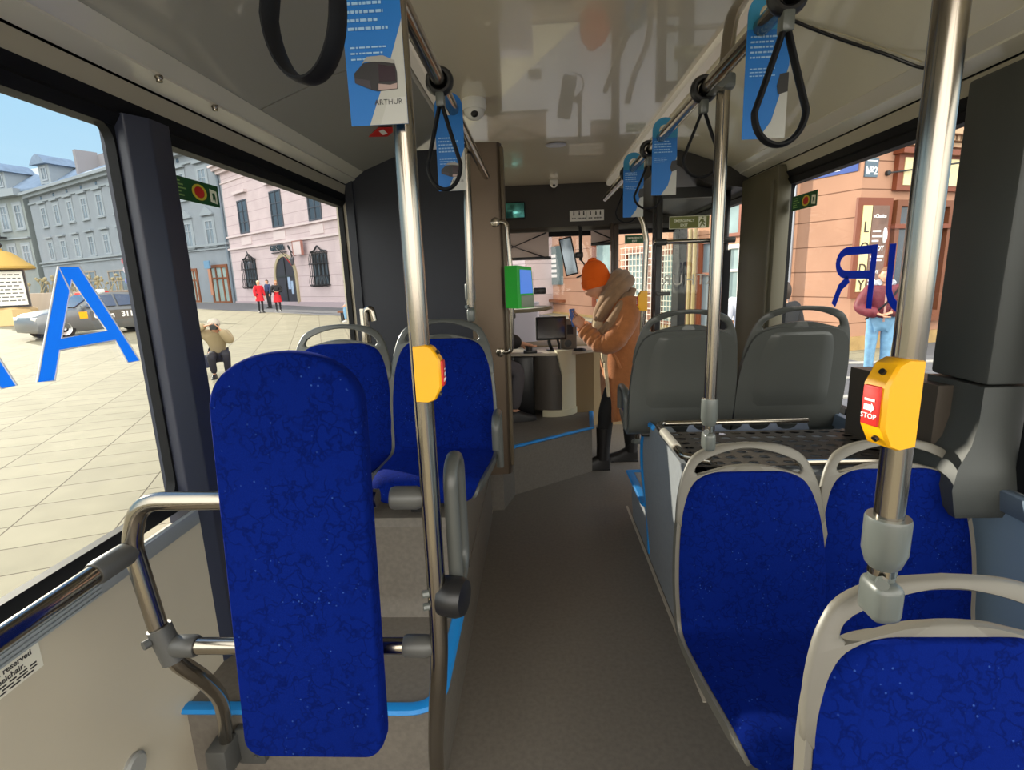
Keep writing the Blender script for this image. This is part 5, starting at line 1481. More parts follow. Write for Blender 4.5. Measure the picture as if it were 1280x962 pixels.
sg = thing('shop_sign', 'dark lettered sign over the arched doorway of the pink house', 'sign', F.P(5.6, 3.5, .1))
m = frame_mtx(F.P(6.85, 3.62, .12), -F.d, (0, 0, 1)); MB().merge(text_bm('GALERIA', .46, m, .03, 'LEFT', bold=.012)).build('lettering', mat('sign_dark', (46, 60, 70), .5), sg, smooth=0)
mb = MB(); F.bx(mb, 4.9, 6.8, 3.45, 3.50, .05, .12); mb.build('rail', IRON, sg, smooth=0)
sg = thing('wall_lightbox', 'white square light box with red edge beside the arched doorway', 'sign', F.P(2.9, 3.2, .4))
mb = MB(); F.bx(mb, 2.42, 3.42, 3.2, 3.95, .3, .4); mb.build('panel', PINKB, sg, smooth=0)
mb = MB(); F.bx(mb, 2.40, 2.46, 3.15, 4.0, .28, .42); F.bx(mb, 3.40, 3.46, 3.15, 4.0, .28, .42); F.bx(mb, 2.4, 3.46, 3.95, 4.0, .28, .42); mb.build('edge', mat('edge_orange', (160, 110, 100), .5), sg, smooth=0)
fl = thing('flag', 'red and white flag above the arched doorway', 'flag', F.P(4.3, 2.9, .2))
MB().tube([F.P(4.25, 2.75, .05), F.P(4.6, 3.75, .9)], .02, seg=6).build('pole', IRON, fl)
mb = MB(); mb.prism([F.P(4.58, 3.65, .86), F.P(4.42, 3.2, .5), F.P(4.15, 3.1, .55), F.P(4.35, 3.55, .9)], F.n * .01); mb.build('white_half', WHITEP, fl, smooth=0)
mb = MB(); mb.prism([F.P(4.42, 3.2, .5), F.P(4.28, 2.8, .2), F.P(4.0, 2.6, .3), F.P(4.15, 3.1, .55)], F.n * .01); mb.build('red_half', RED, fl, smooth=0)
for u, lb in ((9.25, 'wrought iron bracket lamp by the left barred window of the pink house'), (3.75, 'wrought iron bracket lamp right of the arched doorway')):
    l = thing('wall_lamp', lb, 'wall lamp', F.P(u, 3, .0), 0, 'bracket lamps on the pink house')
    q = [F.P(u + .55, 3.35, .03), F.P(u + .45, 3.6, .35), F.P(u, 3.7, .6), F.P(u - .4, 3.45, .7), F.P(u - .45, 3.05, .7)] if u > 5 else [F.P(u - .1 + .3, 3.2, .03), F.P(u + .25, 3.6, .35), F.P(u - .2, 3.75, .6), F.P(u - .6, 3.45, .7), F.P(u - .65, 3.05, .7)]
    MB().tube(smooth_path(q, 6), .035, seg=6).tube([F.P(u + .4, 3.0, .03), F.P(u, 3.55, .45)], .02, seg=5).build('bracket', IRON, l)
    e = q[-1]; MB().lathe([(.0, 0), (.05, 0), (.14, -.12), (.10, -.42), (.0, -.48)], e, 8).build('lantern', mat('lantern', (70, 72, 80), .3), l)
dp = MB().tube([F.P(13.5, 9.4, .3), F.P(13.55, 9.1, .12), F.P(13.5, 8.6, .12), F.P(13.5, .2, .12)], .09, seg=8)
single('drain_pipe', dp, mat('pipe_grey', (96, 110, 124), .5), 'grey drain pipe at the corner of the pink and the grey house', 'drain pipe')

# --- grey town house further along
F2 = Facade((-21.89, 37.74), 61.5)
b = thing('town_house', 'long pale grey town house with two rows of tall windows and shops below', 'building', F2.P(15, 0))
mb = MB(); mb.prism([F2.P(0, -1), F2.P(34, -1), F2.P(34, 11.1), F2.P(0, 11.1)], -F2.n * 10); mb.build('wall', GREYW, b, smooth=0)
mb = MB(); F2.bx(mb, 0, 34, 4.45, 4.62, 0, .22); F2.bx(mb, 0, 34, 4.2, 4.3, 0, .12); F2.bx(mb, 0, 34, 10.35, 10.5, 0, .14); F2.bx(mb, 0, 34.2, 11.0, 11.25, 0, .4); F2.bx(mb, 0, 34.2, 11.25, 11.5, 0, .7); mb.build('cornice', GREYT, b, smooth=0)
for k in range(11):
    u = 1.55 + 3.06 * k if k > 1 else (1.65, 4.55)[k]
    u = u if k < 2 else 2.78 + 3.06 * (k - .0) * 1.0
    if u > 33: continue
    F2.win(b, u, u + 1.05, 4.75 if u > 8 else 4.5, 6.5 if u > 8 else 6.3, WHITEF, PANE, (1, 1), .09, .06, GREYT, 'window', 'flat' if u > 8 else 'gable')
    F2.win(b, u, u + 1.05, 8.0, 9.85, WHITEF, PANE, (1, 1), .09, .06, GREYT, 'window', 'flat')
    mb = MB(); F2.bx(mb, u + .35, u + .7, 10.62, 10.9, 0, .02); mb.build('attic_vent', PANED, b, smooth=0)
for k, (u0, u1, z1) in enumerate(((.6, 2.95, 3.1), (4.7, 5.8, 2.95), (8.5, 10.5, 3.1), (12, 15, 3.2), (16, 19.5, 3.3), (22, 26, 3.4), (28, 31, 3.5))):
    F2.win(b, u0, u1, .2 + .02 * u0, z1, BROWNF if k < 2 else mat('shop_frame', (140, 132, 124), .6), PANET if k < 2 else PANE, (2 if u1 - u0 > 1.5 else 1, 1), .22 if k < 2 else .15, .08, None, 'shop_door' if k < 2 else 'shop_window')
mb = MB(); mb.prism([F2.P(-.2, 11.5, .6), F2.P(34.2, 11.5, .6), F2.P(34.2, 13.6, -3.5), F2.P(-.2, 13.6, -3.5)], V((0, 0, -.2))); mb.build('roof', ROOF, b, smooth=0)
mb = MB(); F2.bx(mb, 13, 26.3, 11.5, 14.4, -4.5, -3.0); F2.bx(mb, 19, 20.2, 14.4, 15.0, -4.4, -3.4); F2.bx(mb, 24.6, 25.1, 11.5, 14.6, -3.0, -1.2); mb.build('chimney_wall', mat('chimney_grey', (128, 126, 132), .9), b, smooth=0)
mb = MB(); mb.tube([F2.P(21.2, 14.4, -3.6), F2.P(21.2, 15.6, -3.6)], .03, seg=5).tube([F2.P(23.4, 14.4, -3.6), F2.P(23.4, 15.5, -3.6)], .03, seg=5).ball(F2.P(21.2, 15.1, -3.6), (.45, .45, .35), 10); mb.build('aerial', IRON, b)
sg = thing('shop_banner', 'orange and blue banner hanging in front of the brown shop door of the grey house', 'banner', F2.P(2.2, .6, .6))
mb = MB(); F2.bx(mb, 1.95, 2.25, .9, 2.8, .55, .58); mb.build('cloth', mat('banner_orange', (170, 120, 96), .7), sg, smooth=0)
mb = MB(); F2.bx(mb, 1.9, 2.6, 2.85, 3.4, .5, .6); mb.build('top_panel', mat('banner_blue', (96, 134, 166), .6), sg, smooth=0)
F3 = Facade((-53.0, 54.6), 72)
b = thing('town_house', 'darker grey-olive town house with dormers at the far left of the square', 'building', F3.P(6, 0))
mb = MB(); mb.prism([F3.P(0, -1), F3.P(24, -1), F3.P(24, 11.6), F3.P(0, 11.6)], -F3.n * 9); mb.build('wall', GREYW2, b, smooth=0)
mb = MB(); F3.bx(mb, -.2, 24, 11.4, 12.1, 0, .8); F3.bx(mb, 0, 24, 7.2, 7.35, 0, .3); mb.build('cornice', GREYT, b, smooth=0)
for k in range(7):
    u = .6 + 2.5 * k
    F3.win(b, u, u + 1.2, 8.2, 10.7, WHITEF, PANE, (1, 1), .14, .06, GREYT, 'window'); F3.win(b, u, u + 1.2, 4.2, 6.6, WHITEF, PANE, (1, 1), .14, .06, GREYT, 'window')
mb = MB(); F3.bx(mb, 3.5, 9, 7.35, 7.5, .3, .9)
for k in range(12): mb.tube([F3.P(3.5 + .5 * k, 7.5, .85), F3.P(3.5 + .5 * k, 8.4, .85)], .03, seg=4)
mb.tube([F3.P(3.5, 8.4, .85), F3.P(9, 8.4, .85)], .05, seg=4); mb.build('balcony', IRON, b, smooth=0)
mb = MB(); mb.prism([F3.P(-14, 12.0, .2), F3.P(24, 12.0, .2), F3.P(24, 15.2, -4), F3.P(-14, 15.2, -4)], V((0, 0, -.2))); mb.build('roof', ROOF, b, smooth=0)
for u in (-5.2, 2.2):
    mb = MB(); F3.bx(mb, u, u + 1.7, 12.2, 14.0, -2.5, .0); mb.build('dormer', GREYT, b, smooth=0)
    mb = MB(); mb.prism([F3.P(u - .4, 14.0, .5), F3.P(u + .3, 14.7, .5), F3.P(u + .85, 14.95, .5), F3.P(u + 1.4, 14.7, .5), F3.P(u + 2.1, 14.0, .5)], -F3.n * 3.2); mb.build('dormer_roof', ROOF, b, smooth=0)
    F3.p += F3.n * .02; F3.win(b, u + .4, u + 1.3, 12.5, 13.8, WHITEF, PANE, (1, 0), .12, .05); F3.p -= F3.n * .02

# wire over the square
mb = MB(); mb.tube([(-60, 40, 17.2), (-20, 23, 9.9), (10, 10, 6.8)], .02, seg=5)
single('overhead_wire', mb, IRON, 'thin wire against the sky above the grey houses', 'wire')

# --- people on the square
REDC = mat('red_coat', (206, 30, 44), .8); BLKC = mat('black_coat', (28, 28, 32), .8); TIGHT = mat('dark_tights', (30, 28, 34), .8); NAVYC = mat('navy_coat', (44, 58, 96), .8)
BEIGEC = mat('beige_jacket', (150, 134, 104), .85); JEANB = mat('blue_jeans', (120, 164, 198), .85, noise=(14, .15)); MAROON = mat('maroon_down_jacket', (110, 34, 48), .6, noise=(20, .2)); SHOEB = mat('black_shoes', (24, 24, 24), .5)
WHITEC = mat('white_clothes', (214, 220, 232), .8)
GRP = None
x, y = -14.2, 26.55
person('person in a long red coat with pale hair standing on the square', (x, y, gz(x, y)), math.radians(235), .98, {}, [('coat', REDC, 'jacket', .035), ('coat_skirt', REDC, 'skirt', .62), ('tights', TIGHT, 'trousers', .006), ('shoes', SHOEB, 'shoes', 0)], (HAIRB, .1))
x, y = -13.6, 27.2
t, J = person('person in a black coat and bright red skirt beside the one in the red coat', (x, y, gz(x, y)), math.radians(205), .97, dict(elR=(.26, .06, 1.10), wrR=(.10, .22, 1.08), elL=(-.26, .06, 1.10), wrL=(-.10, .22, 1.08)),
       [('coat', BLKC, 'jacket', .04), ('skirt', REDC, 'skirt', .52), ('tights', TIGHT, 'trousers', .006), ('shoes', SHOEB, 'shoes', 0)], (mat('hair_light_brown', (170, 120, 70), .6), .5))
x, y = -15.55, 30.1
person('person in a dark blue jacket near the arched doorway behind the two others', (x, y, gz(x, y)), math.radians(150), .98, {}, [('jacket', NAVYC, 'jacket', .035), ('trousers', TIGHT, 'trousers', .02), ('shoes', SHOEB, 'shoes', 0)], (HAIRD, .0))
# crouching photographer
x, y = -6.02, 9.5
t, J = person('person in a beige jacket and cap crouching with a camera at the eye', (x, y, gz(x, y)), math.radians(-150), .98,
    dict(pelvis=(0, -.20, .40), belly=(0, -.14, .55), chest=(0, -.03, .74), neck=(0, .06, .90), skull=(0, .10, .95), head=(0, .13, 1.0),
         hipL=(-.10, -.16, .40), kneeL=(-.14, .26, .47), ankleL=(-.12, .06, .09), toeL=(-.14, .20, .035), hipR=(.10, -.16, .40), kneeR=(.12, .28, .45), ankleR=(.11, .12, .09), toeR=(.13, .26, .035),
         shL=(-.18, .0, .85), elL=(-.24, .18, .68), wrL=(-.09, .25, .93), shR=(.18, .0, .85), elR=(.42, .02, .93), wrR=(.14, .22, 1.01)),
    [('jacket', BEIGEC, 'jacket', .045), ('trousers', TIGHT, 'trousers', .022), ('shoes', SHOEB, 'shoes', 0)], None)
MB().lathe([(.0, .115), (.06, .105), (.10, .06), (.108, .0), (.10, -.02)], J['head'] + V((0, -.01, .02)), 20).prism([J['head'] + V((sx * .07, yy, .035)) for sx, yy in ((-1, .07), (1, .07), (.8, .17), (-.8, .17))], (0, 0, .01)).build('cap', mat('pale_cap', (170, 160, 148), .8), t, local=True)
cm = thing('camera', 'black photo camera held by the crouching person', 'camera', WM[t.name] @ (J['head'] + V((0, .13, -.02))), math.radians(-150))
MB().box((-.07, -.02, -.045), (.07, .03, .05), bev=.01).box((-.03, -.02, .045), (.03, .025, .075), bev=.008).build('body', BLACKG, cm, local=True)
MB().cyl((0, .03, 0), (0, .11, 0), .036, 18).cyl((0, .09, 0), (0, .12, 0), .042, 18).build('lens', BLACKG, cm, local=True)
bg = thing('shoulder_bag', 'dark shoulder bag hanging at the crouching person', 'bag', WM[t.name] @ V((.30, -.12, .18)), math.radians(-150))
MB().box((-.14, -.07, 0), (.14, .07, .24), bev=.04, seg=3).build('pouch', mat('bag_navy', (42, 46, 66), .7), bg, local=True)
MB().tube(smooth_path([(-.1, 0, .22), (-.22, .08, .48), (-.42, .16, .68), (-.44, .06, .66)], 6), .012, seg=6).build('strap', BLACK, bg, local=True)
# seated person cut by the partition
x, y = -7.15, 20.6
person('person in pale blue jeans sitting at the edge of the left window', (x, y, gz(x, y)), math.radians(150), 1.0,
    dict(pelvis=(0, 0, .50), belly=(0, .02, .64), chest=(0, .06, .84), neck=(0, .10, 1.0), skull=(0, .11, 1.07), head=(0, .13, 1.13), hipL=(-.1, .02, .49), kneeL=(-.14, .46, .52), ankleL=(-.14, .44, .09), toeL=(-.15, .58, .035), hipR=(.1, .02, .49), kneeR=(.16, .44, .54), ankleR=(.15, .42, .09), toeR=(.16, .56, .035),
         shL=(-.18, .05, .95), elL=(-.25, .2, .74), wrL=(-.15, .42, .66), shR=(.18, .05, .95), elR=(.25, .2, .74), wrR=(.15, .42, .66)),
    [('jacket', mat('grey_jacket', (150, 150, 156), .8), 'jacket', .03), ('jeans', JEANB, 'trousers', .02), ('shoes', mat('pale_shoes', (206, 204, 200), .6), 'shoes', 0)], (HAIRD, .1))
bn = thing('bench', 'bench under the seated person in pale jeans', 'bench', (x + .05, y + .1, gz(x, y)))
MB().box((x - .7, y - .2, gz(x, y) + .36), (x + .7, y + .3, gz(x, y) + .42)).build('seat', BROWNF, bn); MB().box((x - .6, y - .15, gz(x, y)), (x - .5, y + .25, gz(x, y) + .36)).box((x + .5, y - .15, gz(x, y)), (x + .6, y + .25, gz(x, y) + .36)).build('leg', IRON, bn)
# man in the maroon jacket on the right
x, y = 5.18, 8.1
t, J = person('person in a maroon down jacket and light jeans on the right pavement', (x, y, gz(x, y)), math.radians(158), 1.03, dict(elL=(-.30, .02, 1.10), wrL=(-.07, .20, 1.05), elR=(.30, .02, 1.10), wrR=(.07, .22, 1.03), head=(0, .03, 1.57)),
    [('jacket', MAROON, 'jacket', .055), ('jeans', JEANB, 'trousers', .018), ('shoes', SHOEB, 'shoes', 0)], (mat('hair_brown', (120, 84, 56), .7), -.1))
MB().tube(smooth_path([V((-.07, .06, 1.52)), V((-.10, -.03, 1.50)), V((0, -.08, 1.50)), V((.10, -.03, 1.50)), V((.07, .06, 1.52))], 6), .045, seg=10).build('hood', mat('grey_hood', (190, 196, 206), .9), t, local=True)
MB().tube(smooth_path([V((-.17, .10, 1.45)), V((-.06, .19, 1.28)), V((.10, .20, 1.10)), V((.22, .14, .98))], 6), .014, seg=8).build('bag_strap', BLACK, t, local=True)
MB().box((-.012, .19, .95), (.012, .20, 1.40)).build('zip', mat('zip_pale', (190, 150, 140), .5), t, local=True)
# passers-by behind the glass door and by the post
x, y = 2.72, 6.95
person('person in white clothes outside behind the folded glass door', (x, y, gz(x, y)), math.radians(175), 1.0, {}, [('jacket', WHITEC, 'jacket', .03), ('trousers', WHITEC, 'trousers', .03), ('shoes', SHOEB, 'shoes', 0)], (HAIRD, .1))
x, y = 2.90, 6.3
person('person in a black coat outside, cut off by the olive door pillar', (x, y, gz(x, y)), math.radians(25), .97, {}, [('coat', BLKC, 'jacket', .05), ('trousers', TIGHT, 'trousers', .02), ('shoes', SHOEB, 'shoes', 0)], (HAIRD, .3))

# --- taxi
t = thing('taxi', 'grey taxi saloon with roof sign parked on the square', 'car', (-15.53, 17.93, gz(-15.53, 17.93)), math.radians(155))
CARP = mat('car_paint', (104, 106, 108), .35, metal=.2, coat=.5); CARG = mat('car_glass', (40, 56, 84), .06, spec=.9); TYRE = mat('tyre', (26, 26, 28), .8)
# native: front at +y, length 4.7
prof = [(2.10, .30, .60, .70), (2.06, .24, .74, .82), (1.85, .20, .84, .89), (1.5, .20, .90, .91), (.95, .20, .97, .92), (.5, .20, .97, .91), (-.6, .20, .98, .91), (-1.4, .20, 1.0, .90), (-1.9, .22, 1.02, .86), (-2.2, .26, .98, .80), (-2.34, .34, .72, .72)]
mb = MB(); rr = []
for yy, zb, zt, hw in prof:
    rr.append([V((sx * hw * k, yy, zb + (zt - zb) * q)) for sx, k, q in ((-1, .90, 0), (-1, 1.0, .22), (-1, 1.0, .62), (-1, .93, .92), (-1, .80, 1.0), (1, .80, 1.0), (1, .93, .92), (1, 1.0, .62), (1, 1.0, .22), (1, .90, 0))])
mb.loft(rr); body = mb.build('body', CARP, t, local=True, smooth=50)
cab = [(.98, .94, .70, .93), (.35, 1.36, .60, .93), (.0, 1.43, .58, .94), (-.6, 1.44, .58, .95), (-1.1, 1.38, .58, .96), (-1.95, 1.02, .66, .98)]
mb = MB(); mb.loft([[V((-.84, yy, z0 - .03)), V((-hw, yy, zt)), V((hw, yy, zt)), V((.84, yy, z0 - .03))] for yy, zt, hw, z0 in cab])
mb.build('roof', CARP, t, local=True, smooth=50)
for sx in (-1, 1):
    mb = MB()
    def sg_(y0, y1, zb0, zb1, zt0, zt1):
        def X(z): return sx * (.855 - (z - .92) / .5 * .25)
        mb.prism([V((X(zb0), y0, zb0)), V((X(zb1), y1, zb1)), V((X(zt1), y1, zt1)), V((X(zt0), y0, zt0))], (sx * .012, 0, 0))
    mb.prism([V((sx * .845, .78, .97)), V((sx * .845, -.22, .98)), V((sx * .62, -.22, 1.38)), V((sx * .63, .28, 1.32))], (sx * .012, 0, .006))
    mb.prism([V((sx * .845, -.30, .98)), V((sx * .845, -1.55, 1.0)), V((sx * .64, -1.05, 1.32)), V((sx * .62, -.30, 1.38))], (sx * .012, 0, .006))
    mb.build('side_window', CARG, t, local=True, smooth=0)
    MB().box((sx * .92 - .07, .72, .93), (sx * .92 + .07, .86, 1.05), bev=.03).build('wing_mirror', CARP, t, local=True)
    for yy in (1.42, -1.36):
        wl = MB().lathe([(.20, -.10), (.32, -.09), (.335, -.05), (.335, .05), (.32, .09), (.20, .10)], (sx * .80, yy, .335), 28, (1, 0, 0)).build('wheel', TYRE, t, local=True)
        mb = MB().lathe([(.0, .03), (.05, .05), (.06, .02), (.17, .03), (.21, .05), (.21, -.02)], (sx * (.80 + .075 * 1), yy, .335), 24, (sx, 0, 0))
        mb.build('rim', mat('alloy', (190, 190, 192), .3, metal=.8), wl, local=True)
    MB().box((sx * .62 - .15, 1.92, .62), (sx * .62 + .15, 2.085, .74), bev=.03).build('headlamp', WHITEP, t, local=True)
mb = MB(); mb.prism([V((-.72, .96, .985)), V((.72, .96, .985)), V((.57, .36, 1.36)), V((-.57, .36, 1.36))], (0, .02, .02)); mb.build('windscreen', CARG, t, local=True, smooth=0)
MB().box((-.16, -.28, 1.43), (.16, -.12, 1.56), bev=.03).build('roof_sign', WHITEP, t, local=True)
mb = MB(); sxs = -1
m = frame_mtx((.918, .58, .60), (0, -1, 0), (0, 0, 1)) ; mm = frame_mtx((-.918, -1.0, .60), (0, 1, 0), (0, 0, 1))
mb.merge(text_bm('Cosm   311 11', .26, frame_mtx((-.922, .55, .60), (0, -1, 0), (0, 0, 1)), .004, 'LEFT', bold=.008, mirror=False))
mb.merge(text_bm('Cosm   311 11', .26, frame_mtx((.922, -1.0, .60), (0, 1, 0), (0, 0, 1)), .004, 'LEFT', bold=.008))
mb.build('lettering', WHITE, t, local=True, smooth=0)
MB().box((-.925, .72, .62), (-.905, .95, .84)).build('door_badge', YELLOW, t, local=True, smooth=0)
for sx in (-1, 1): MB().box((sx * .908 - .009, -1.9, .52), (sx * .908 + .009, .62, .84)).build('door_stripe', mat('stripe_dark', (96, 92, 88), .4), t, local=True, smooth=0)

# --- round advertising kiosk
kx, ky = -23.7, 22.75
kz = gz(kx, ky)
t = thing('advertising_kiosk', 'yellow-roofed advertising pillar with a framed poster at the left edge of the square', 'kiosk', (kx, ky, kz))
mb = MB(); mb.lathe([(.88, 0), (.88, .7), (.80, .74), (.80, .78)], (kx, ky, kz), 8); mb.build('base', mat('kiosk_base', (206, 178, 130), .8), t)
MB().lathe([(.70, .74), (.70, 2.45)], (kx, ky, kz), 8).build('body', mat('kiosk_body', (150, 150, 146), .7), t)
MB().lathe([(.80, 2.42), (1.12, 2.48), (1.10, 2.58), (.85, 2.78), (.60, 3.02), (.38, 3.2), (.12, 3.28), (.10, 3.36), (.0, 3.4)], (kx, ky, kz), 24).build('roof', mat('kiosk_roof', (180, 146, 70), .7), t)
MB().lathe([(.0, 3.36), (.06, 3.36), (.16, 3.5), (.10, 3.62), (.02, 3.82), (0, 3.84)], (kx, ky, kz), 12).build('finial', IRON, t)
dv = V((-kx, -ky, 0)).normalized(); K = Facade((kx + dv.x * .72, ky + dv.y * .72), 0); K.n = dv; K.d = V((dv.y, -dv.x, 0)) * 1.0
if K.d.x < 0: K.d = -K.d
mb = MB(); mb.ring_prism([K.P(-.66, .80 + kz), K.P(.66, .80 + kz), K.P(.66, 2.42 + kz), K.P(-.66, 2.42 + kz)], [K.P(-.58, .88 + kz), K.P(.58, .88 + kz), K.P(.58, 2.34 + kz), K.P(-.58, 2.34 + kz)], K.n * .06); fr = mb.build('poster_frame', IRON, t, smooth=0)
mb = MB(); K.bx(mb, -.58, .58, .88 + kz, 2.34 + kz, 0, .02); mb.build('poster', WHITEP, fr, smooth=0)
mb = MB(); rn = random.Random(3)
for k in range(8):
    a = -.45
    while a < .45:
        l = rn.uniform(.08, .22); K.bx(mb, a, min(a + l, .5), 2.18 + kz - .16 * k, 2.23 + kz - .16 * k, .02, .025); a += l + .05
    if k == 3: continue
mb.build('print', mat('poster_ink', (90, 90, 88), .6), fr, smooth=0)
# planter wall behind the taxi with a red parked van
t = thing('planter', 'low planter wall with dry shrubs between kiosk and taxi', 'planter', (-26.7, 29.6, .1))
MB().box((-29.2, 28.7, .1), (-24.2, 30.5, 1.5), bev=.05).build('wall', mat('planter_wall', (150, 136, 122), .85), t)
mb = MB(); rn = random.Random(5)
for k in range(60):
    c = V((rn.uniform(-29, -24.4), rn.uniform(28.9, 30.4), 1.5)); e = c + V((rn.uniform(-.4, .4), rn.uniform(-.4, .4), rn.uniform(.4, .9)))
    mb.tube([c, c.lerp(e, .5) + V((.05, 0, .05)), e], [.025, .02, .008], seg=5)
    mb.ball(e, rn.uniform(.05, .12), 6)
sh = mb.build('shrub', mat('dry_shrub', (140, 130, 100), .9), t); sh['kind'] = 'stuff'
t = thing('road_sign_post', 'post with round red road signs in front of the grey house', 'road sign', (-20.7, 26.3, .2))
MB().tube([(-20.7, 26.3, .1), (-20.7, 26.3, 3.4)], .045, seg=8).build('post', IRON, t)
for k, (z, mm_) in enumerate(((2.95, mat('banner_red', (176, 96, 106), .7)), (2.5, mat('banner_pale', (176, 170, 184), .7)), (1.95, mat('sign_blue', (110, 120, 190), .5)))):
    MB().lathe([(.0, 0), (.22, 0), (.22, .02), (0, .02)], (-20.7, 26.26, z), 20, (.62, -.78, 0)).build('disc', mm_, t)
t = thing('parked_van', 'small red vehicle seen between the strokes of the window letter', 'car', (-23.7, 27.4, gz(-23.7, 27.4)))
zc = gz(-22.6, 27)
mb = MB(); mb.loft([[V((-24.5 + 1.2 * a, 26.6 + .9 * c, zc + .3 + .8 * hz * b)) for a, b in ((0, 0), (1, 0), (1, .7), (.85, 1), (.15, 1), (0, .7))] for c, hz in ((0, .7), (.3, 1.2), (.9, 1.3), (1.5, 1.3), (2.0, 1.0))]); mb.build('body', RED, t)
MB().box((-24.5, 26.55, zc + .55), (-23.35, 26.62, zc + .65)).box((-24.5, 26.62, zc + .85), (-23.35, 26.8, zc + .92)).build('stripe', WHITEP, t)
mb = MB(); 
for sx in (-24.4, -23.4):
    for sy in (26.9, 28.1): mb.lathe([(.0, -.1), (.3, -.1), (.3, .1), (0, .1)], (sx, sy, zc + .3), 16, (1, 0, 0))
mb.build('wheel', TYRE, t)

# --- peach corner house on the right
G1 = Facade((6.47, 11.12), 27); G2 = Facade((6.47, 11.12), -69.5)
b = thing('corner_house', 'peach corner house with grooved walls and brown shop windows on the right', 'building', (8, 14, 0))
mb = MB(); mb.prism([G2.P(0, -1.6), G2.P(14, -1.6), G2.P(14, -1.6) + V((-3, 10, 0)), G1.P(24, -1.6) + V((9, 4, 0)), G1.P(24, -1.6)], (0, 0, 12.5)); mb.build('wall', PEACH, b, smooth=0)
mb = MB()
for Fq, L in ((G1, 24), (G2, 14)):
    Fq.bx(mb, -.1, L, 3.78, 3.86, 0, .10); Fq.bx(mb, -.2, L, 3.98, 4.06, 0, .30); Fq.bx(mb, -.15, L, 4.06, 4.16, 0, .22)
    for k in range(int(L / .13)): Fq.bx(mb, .13 * k, .13 * k + .07, 3.88, 3.97, 0, .2)
mb.build('cornice', PEACHT, b, smooth=0)
mb = MB(); G1.bx(mb, 0, 24, -1.6, -.02, 0, .05); G2.bx(mb, 0, 14, -1.6, .02, 0, .05); mb.build('plinth', mat('peach_plinth', (170, 140, 92), .85, noise=(5, .2)), b, smooth=0)
# windscreen side
G1.win(b, 13.3, 14.4, .5, 2.15, REDF, PANET, (0, 0), .16, .12)
mb = MB(); G1.bx(mb, 11.6, 14.6, .40, .50, 0, .28); mb.build('window_sill', BROWNF, b, smooth=0)
mb = MB(); G1.bx(mb, 13.9, 14.0, 2.3, 3.6, 0, .08); G1.bx(mb, 13.2, 13.3, 2.3, 3.6, 0, .08); mb.build('pilaster', REDF, b, smooth=0)
G1.win(b, 8.2, 9.5, .3, 2.75, REDF, PANET, (0, 0), .17, .10)
G1.win(b, 6.5, 7.6, -.1, 2.2, REDF, PANET, (0, 0), .14, .08)
mb = MB()
for k in range(9): mb.tube([G1.P(6.1 + .19 * k, -.2, .15), G1.P(6.1 + .19 * k, 2.3, .15)], .014, seg=4)
for k in range(14): mb.tube([G1.P(6.05, -.2 + .19 * k, .15), G1.P(7.7, -.2 + .19 * k, .15)], .014, seg=4)
for k in range(8): mb.tube([G1.P(5.0 + .13 * k, -.2, .15), G1.P(5.0 + .13 * k, 2.3, .15)], .012, seg=4)
for k in range(16): mb.tube([G1.P(4.98, -.2 + .165 * k, .15), G1.P(5.95, -.2 + .165 * k, .15)], .012, seg=4)
mb.build('window_grille', mat('pale_grille', (222, 214, 200), .5), b, smooth=0)
G1.win(b, 5.05, 5.85, -.1, 2.1, REDF, PANET, (0, 0), .12, .06)
mb = MB()
for u in (4.92, 4.72, 4.5, 4.32): mb.tube([G1.P(u, -.5, .14), G1.P(u, 2.6, .14)], .055, seg=8)
mb.build('door_column', mat('olive_column', (150, 132, 88), .6), b)
G1.win(b, 3.5, 4.25, -.4, 2.3, REDF, PANE, (0, 1), .12, .08, None, 'door')
G1.win(b, 2.85, 3.7, 2.3, 3.15, REDF, PANET, (0, 0), .08, .08)
G1.win(b, 2.4, 3.3, .2, 2.1, mat('pale_frame', (226, 220, 212), .6), PANET, (1, 1), .10, .08)
# shop front on the shaded side
G2.win(b, .86, 2.5, .35, 2.74, BROWNF, PANED, (1, 0), .12, .12)
mb = MB(); G2.bx(mb, .80, 2.6, 2.18, 2.27, .02, .16); mb.build('transom', REDF, b, smooth=0)
mb = MB(); G2.bx(mb, .72, 2.7, .25, .36, 0, .22); mb.build('window_sill', BROWNF, b, smooth=0)
sg = thing('menu_board', 'tall brown board with vertical L O D Y lettering beside the shop window', 'sign', G2.P(.35, .85, .05))
mb = MB(); G2.bx(mb, -.13, .80, .82, 2.78, .02, .07); mb.build('board', REDF, sg, smooth=0)
mb = MB(); G2.bx(mb, .26, .70, .95, 2.63, .07, .085); mb.build('picture_panel', mat('board_brown', (120, 92, 80), .6, noise=(3, .25)), sg, smooth=0)
mb = MB(); G2.bx(mb, .0, .24, .95, 2.63, .07, .085); mb.build('letter_strip', mat('strip_cream', (226, 214, 160), .6), sg, smooth=0)
mb = MB()
for ch, z in zip('LODY', (2.12, 1.72, 1.30, .98)): mb.merge(text_bm(ch, .30, frame_mtx(G2.P(.12, z, .09), G2.d, (0, 0, 1)), .004, 'CENTER'))
mb.build('lettering', mat('ink_dark', (60, 40, 30), .6), sg, smooth=0)
mb = MB()
for tx, sz, z in (('«Classic»', .09, 2.40), ('LODY', .13, 1.76), ('LODY', .10, 1.30)): mb.merge(text_bm(tx, sz, frame_mtx(G2.P(.29, z, .09), G2.d, (0, 0, 1)), .003, 'LEFT', bold=.003))
for k, (z, a, l) in enumerate(((2.12, .30, .22), (2.02, .30, .26), (1.93, .30, .18), (1.62, .30, .36), (1.55, .30, .32), (1.15, .30, .2), (1.08, .30, .24))): G2.bx(mb, a, a + l, z, z + .035, .085, .09)
mb.ball(G2.P(.63, 2.05, .088), (.05, .05, .16), 12)
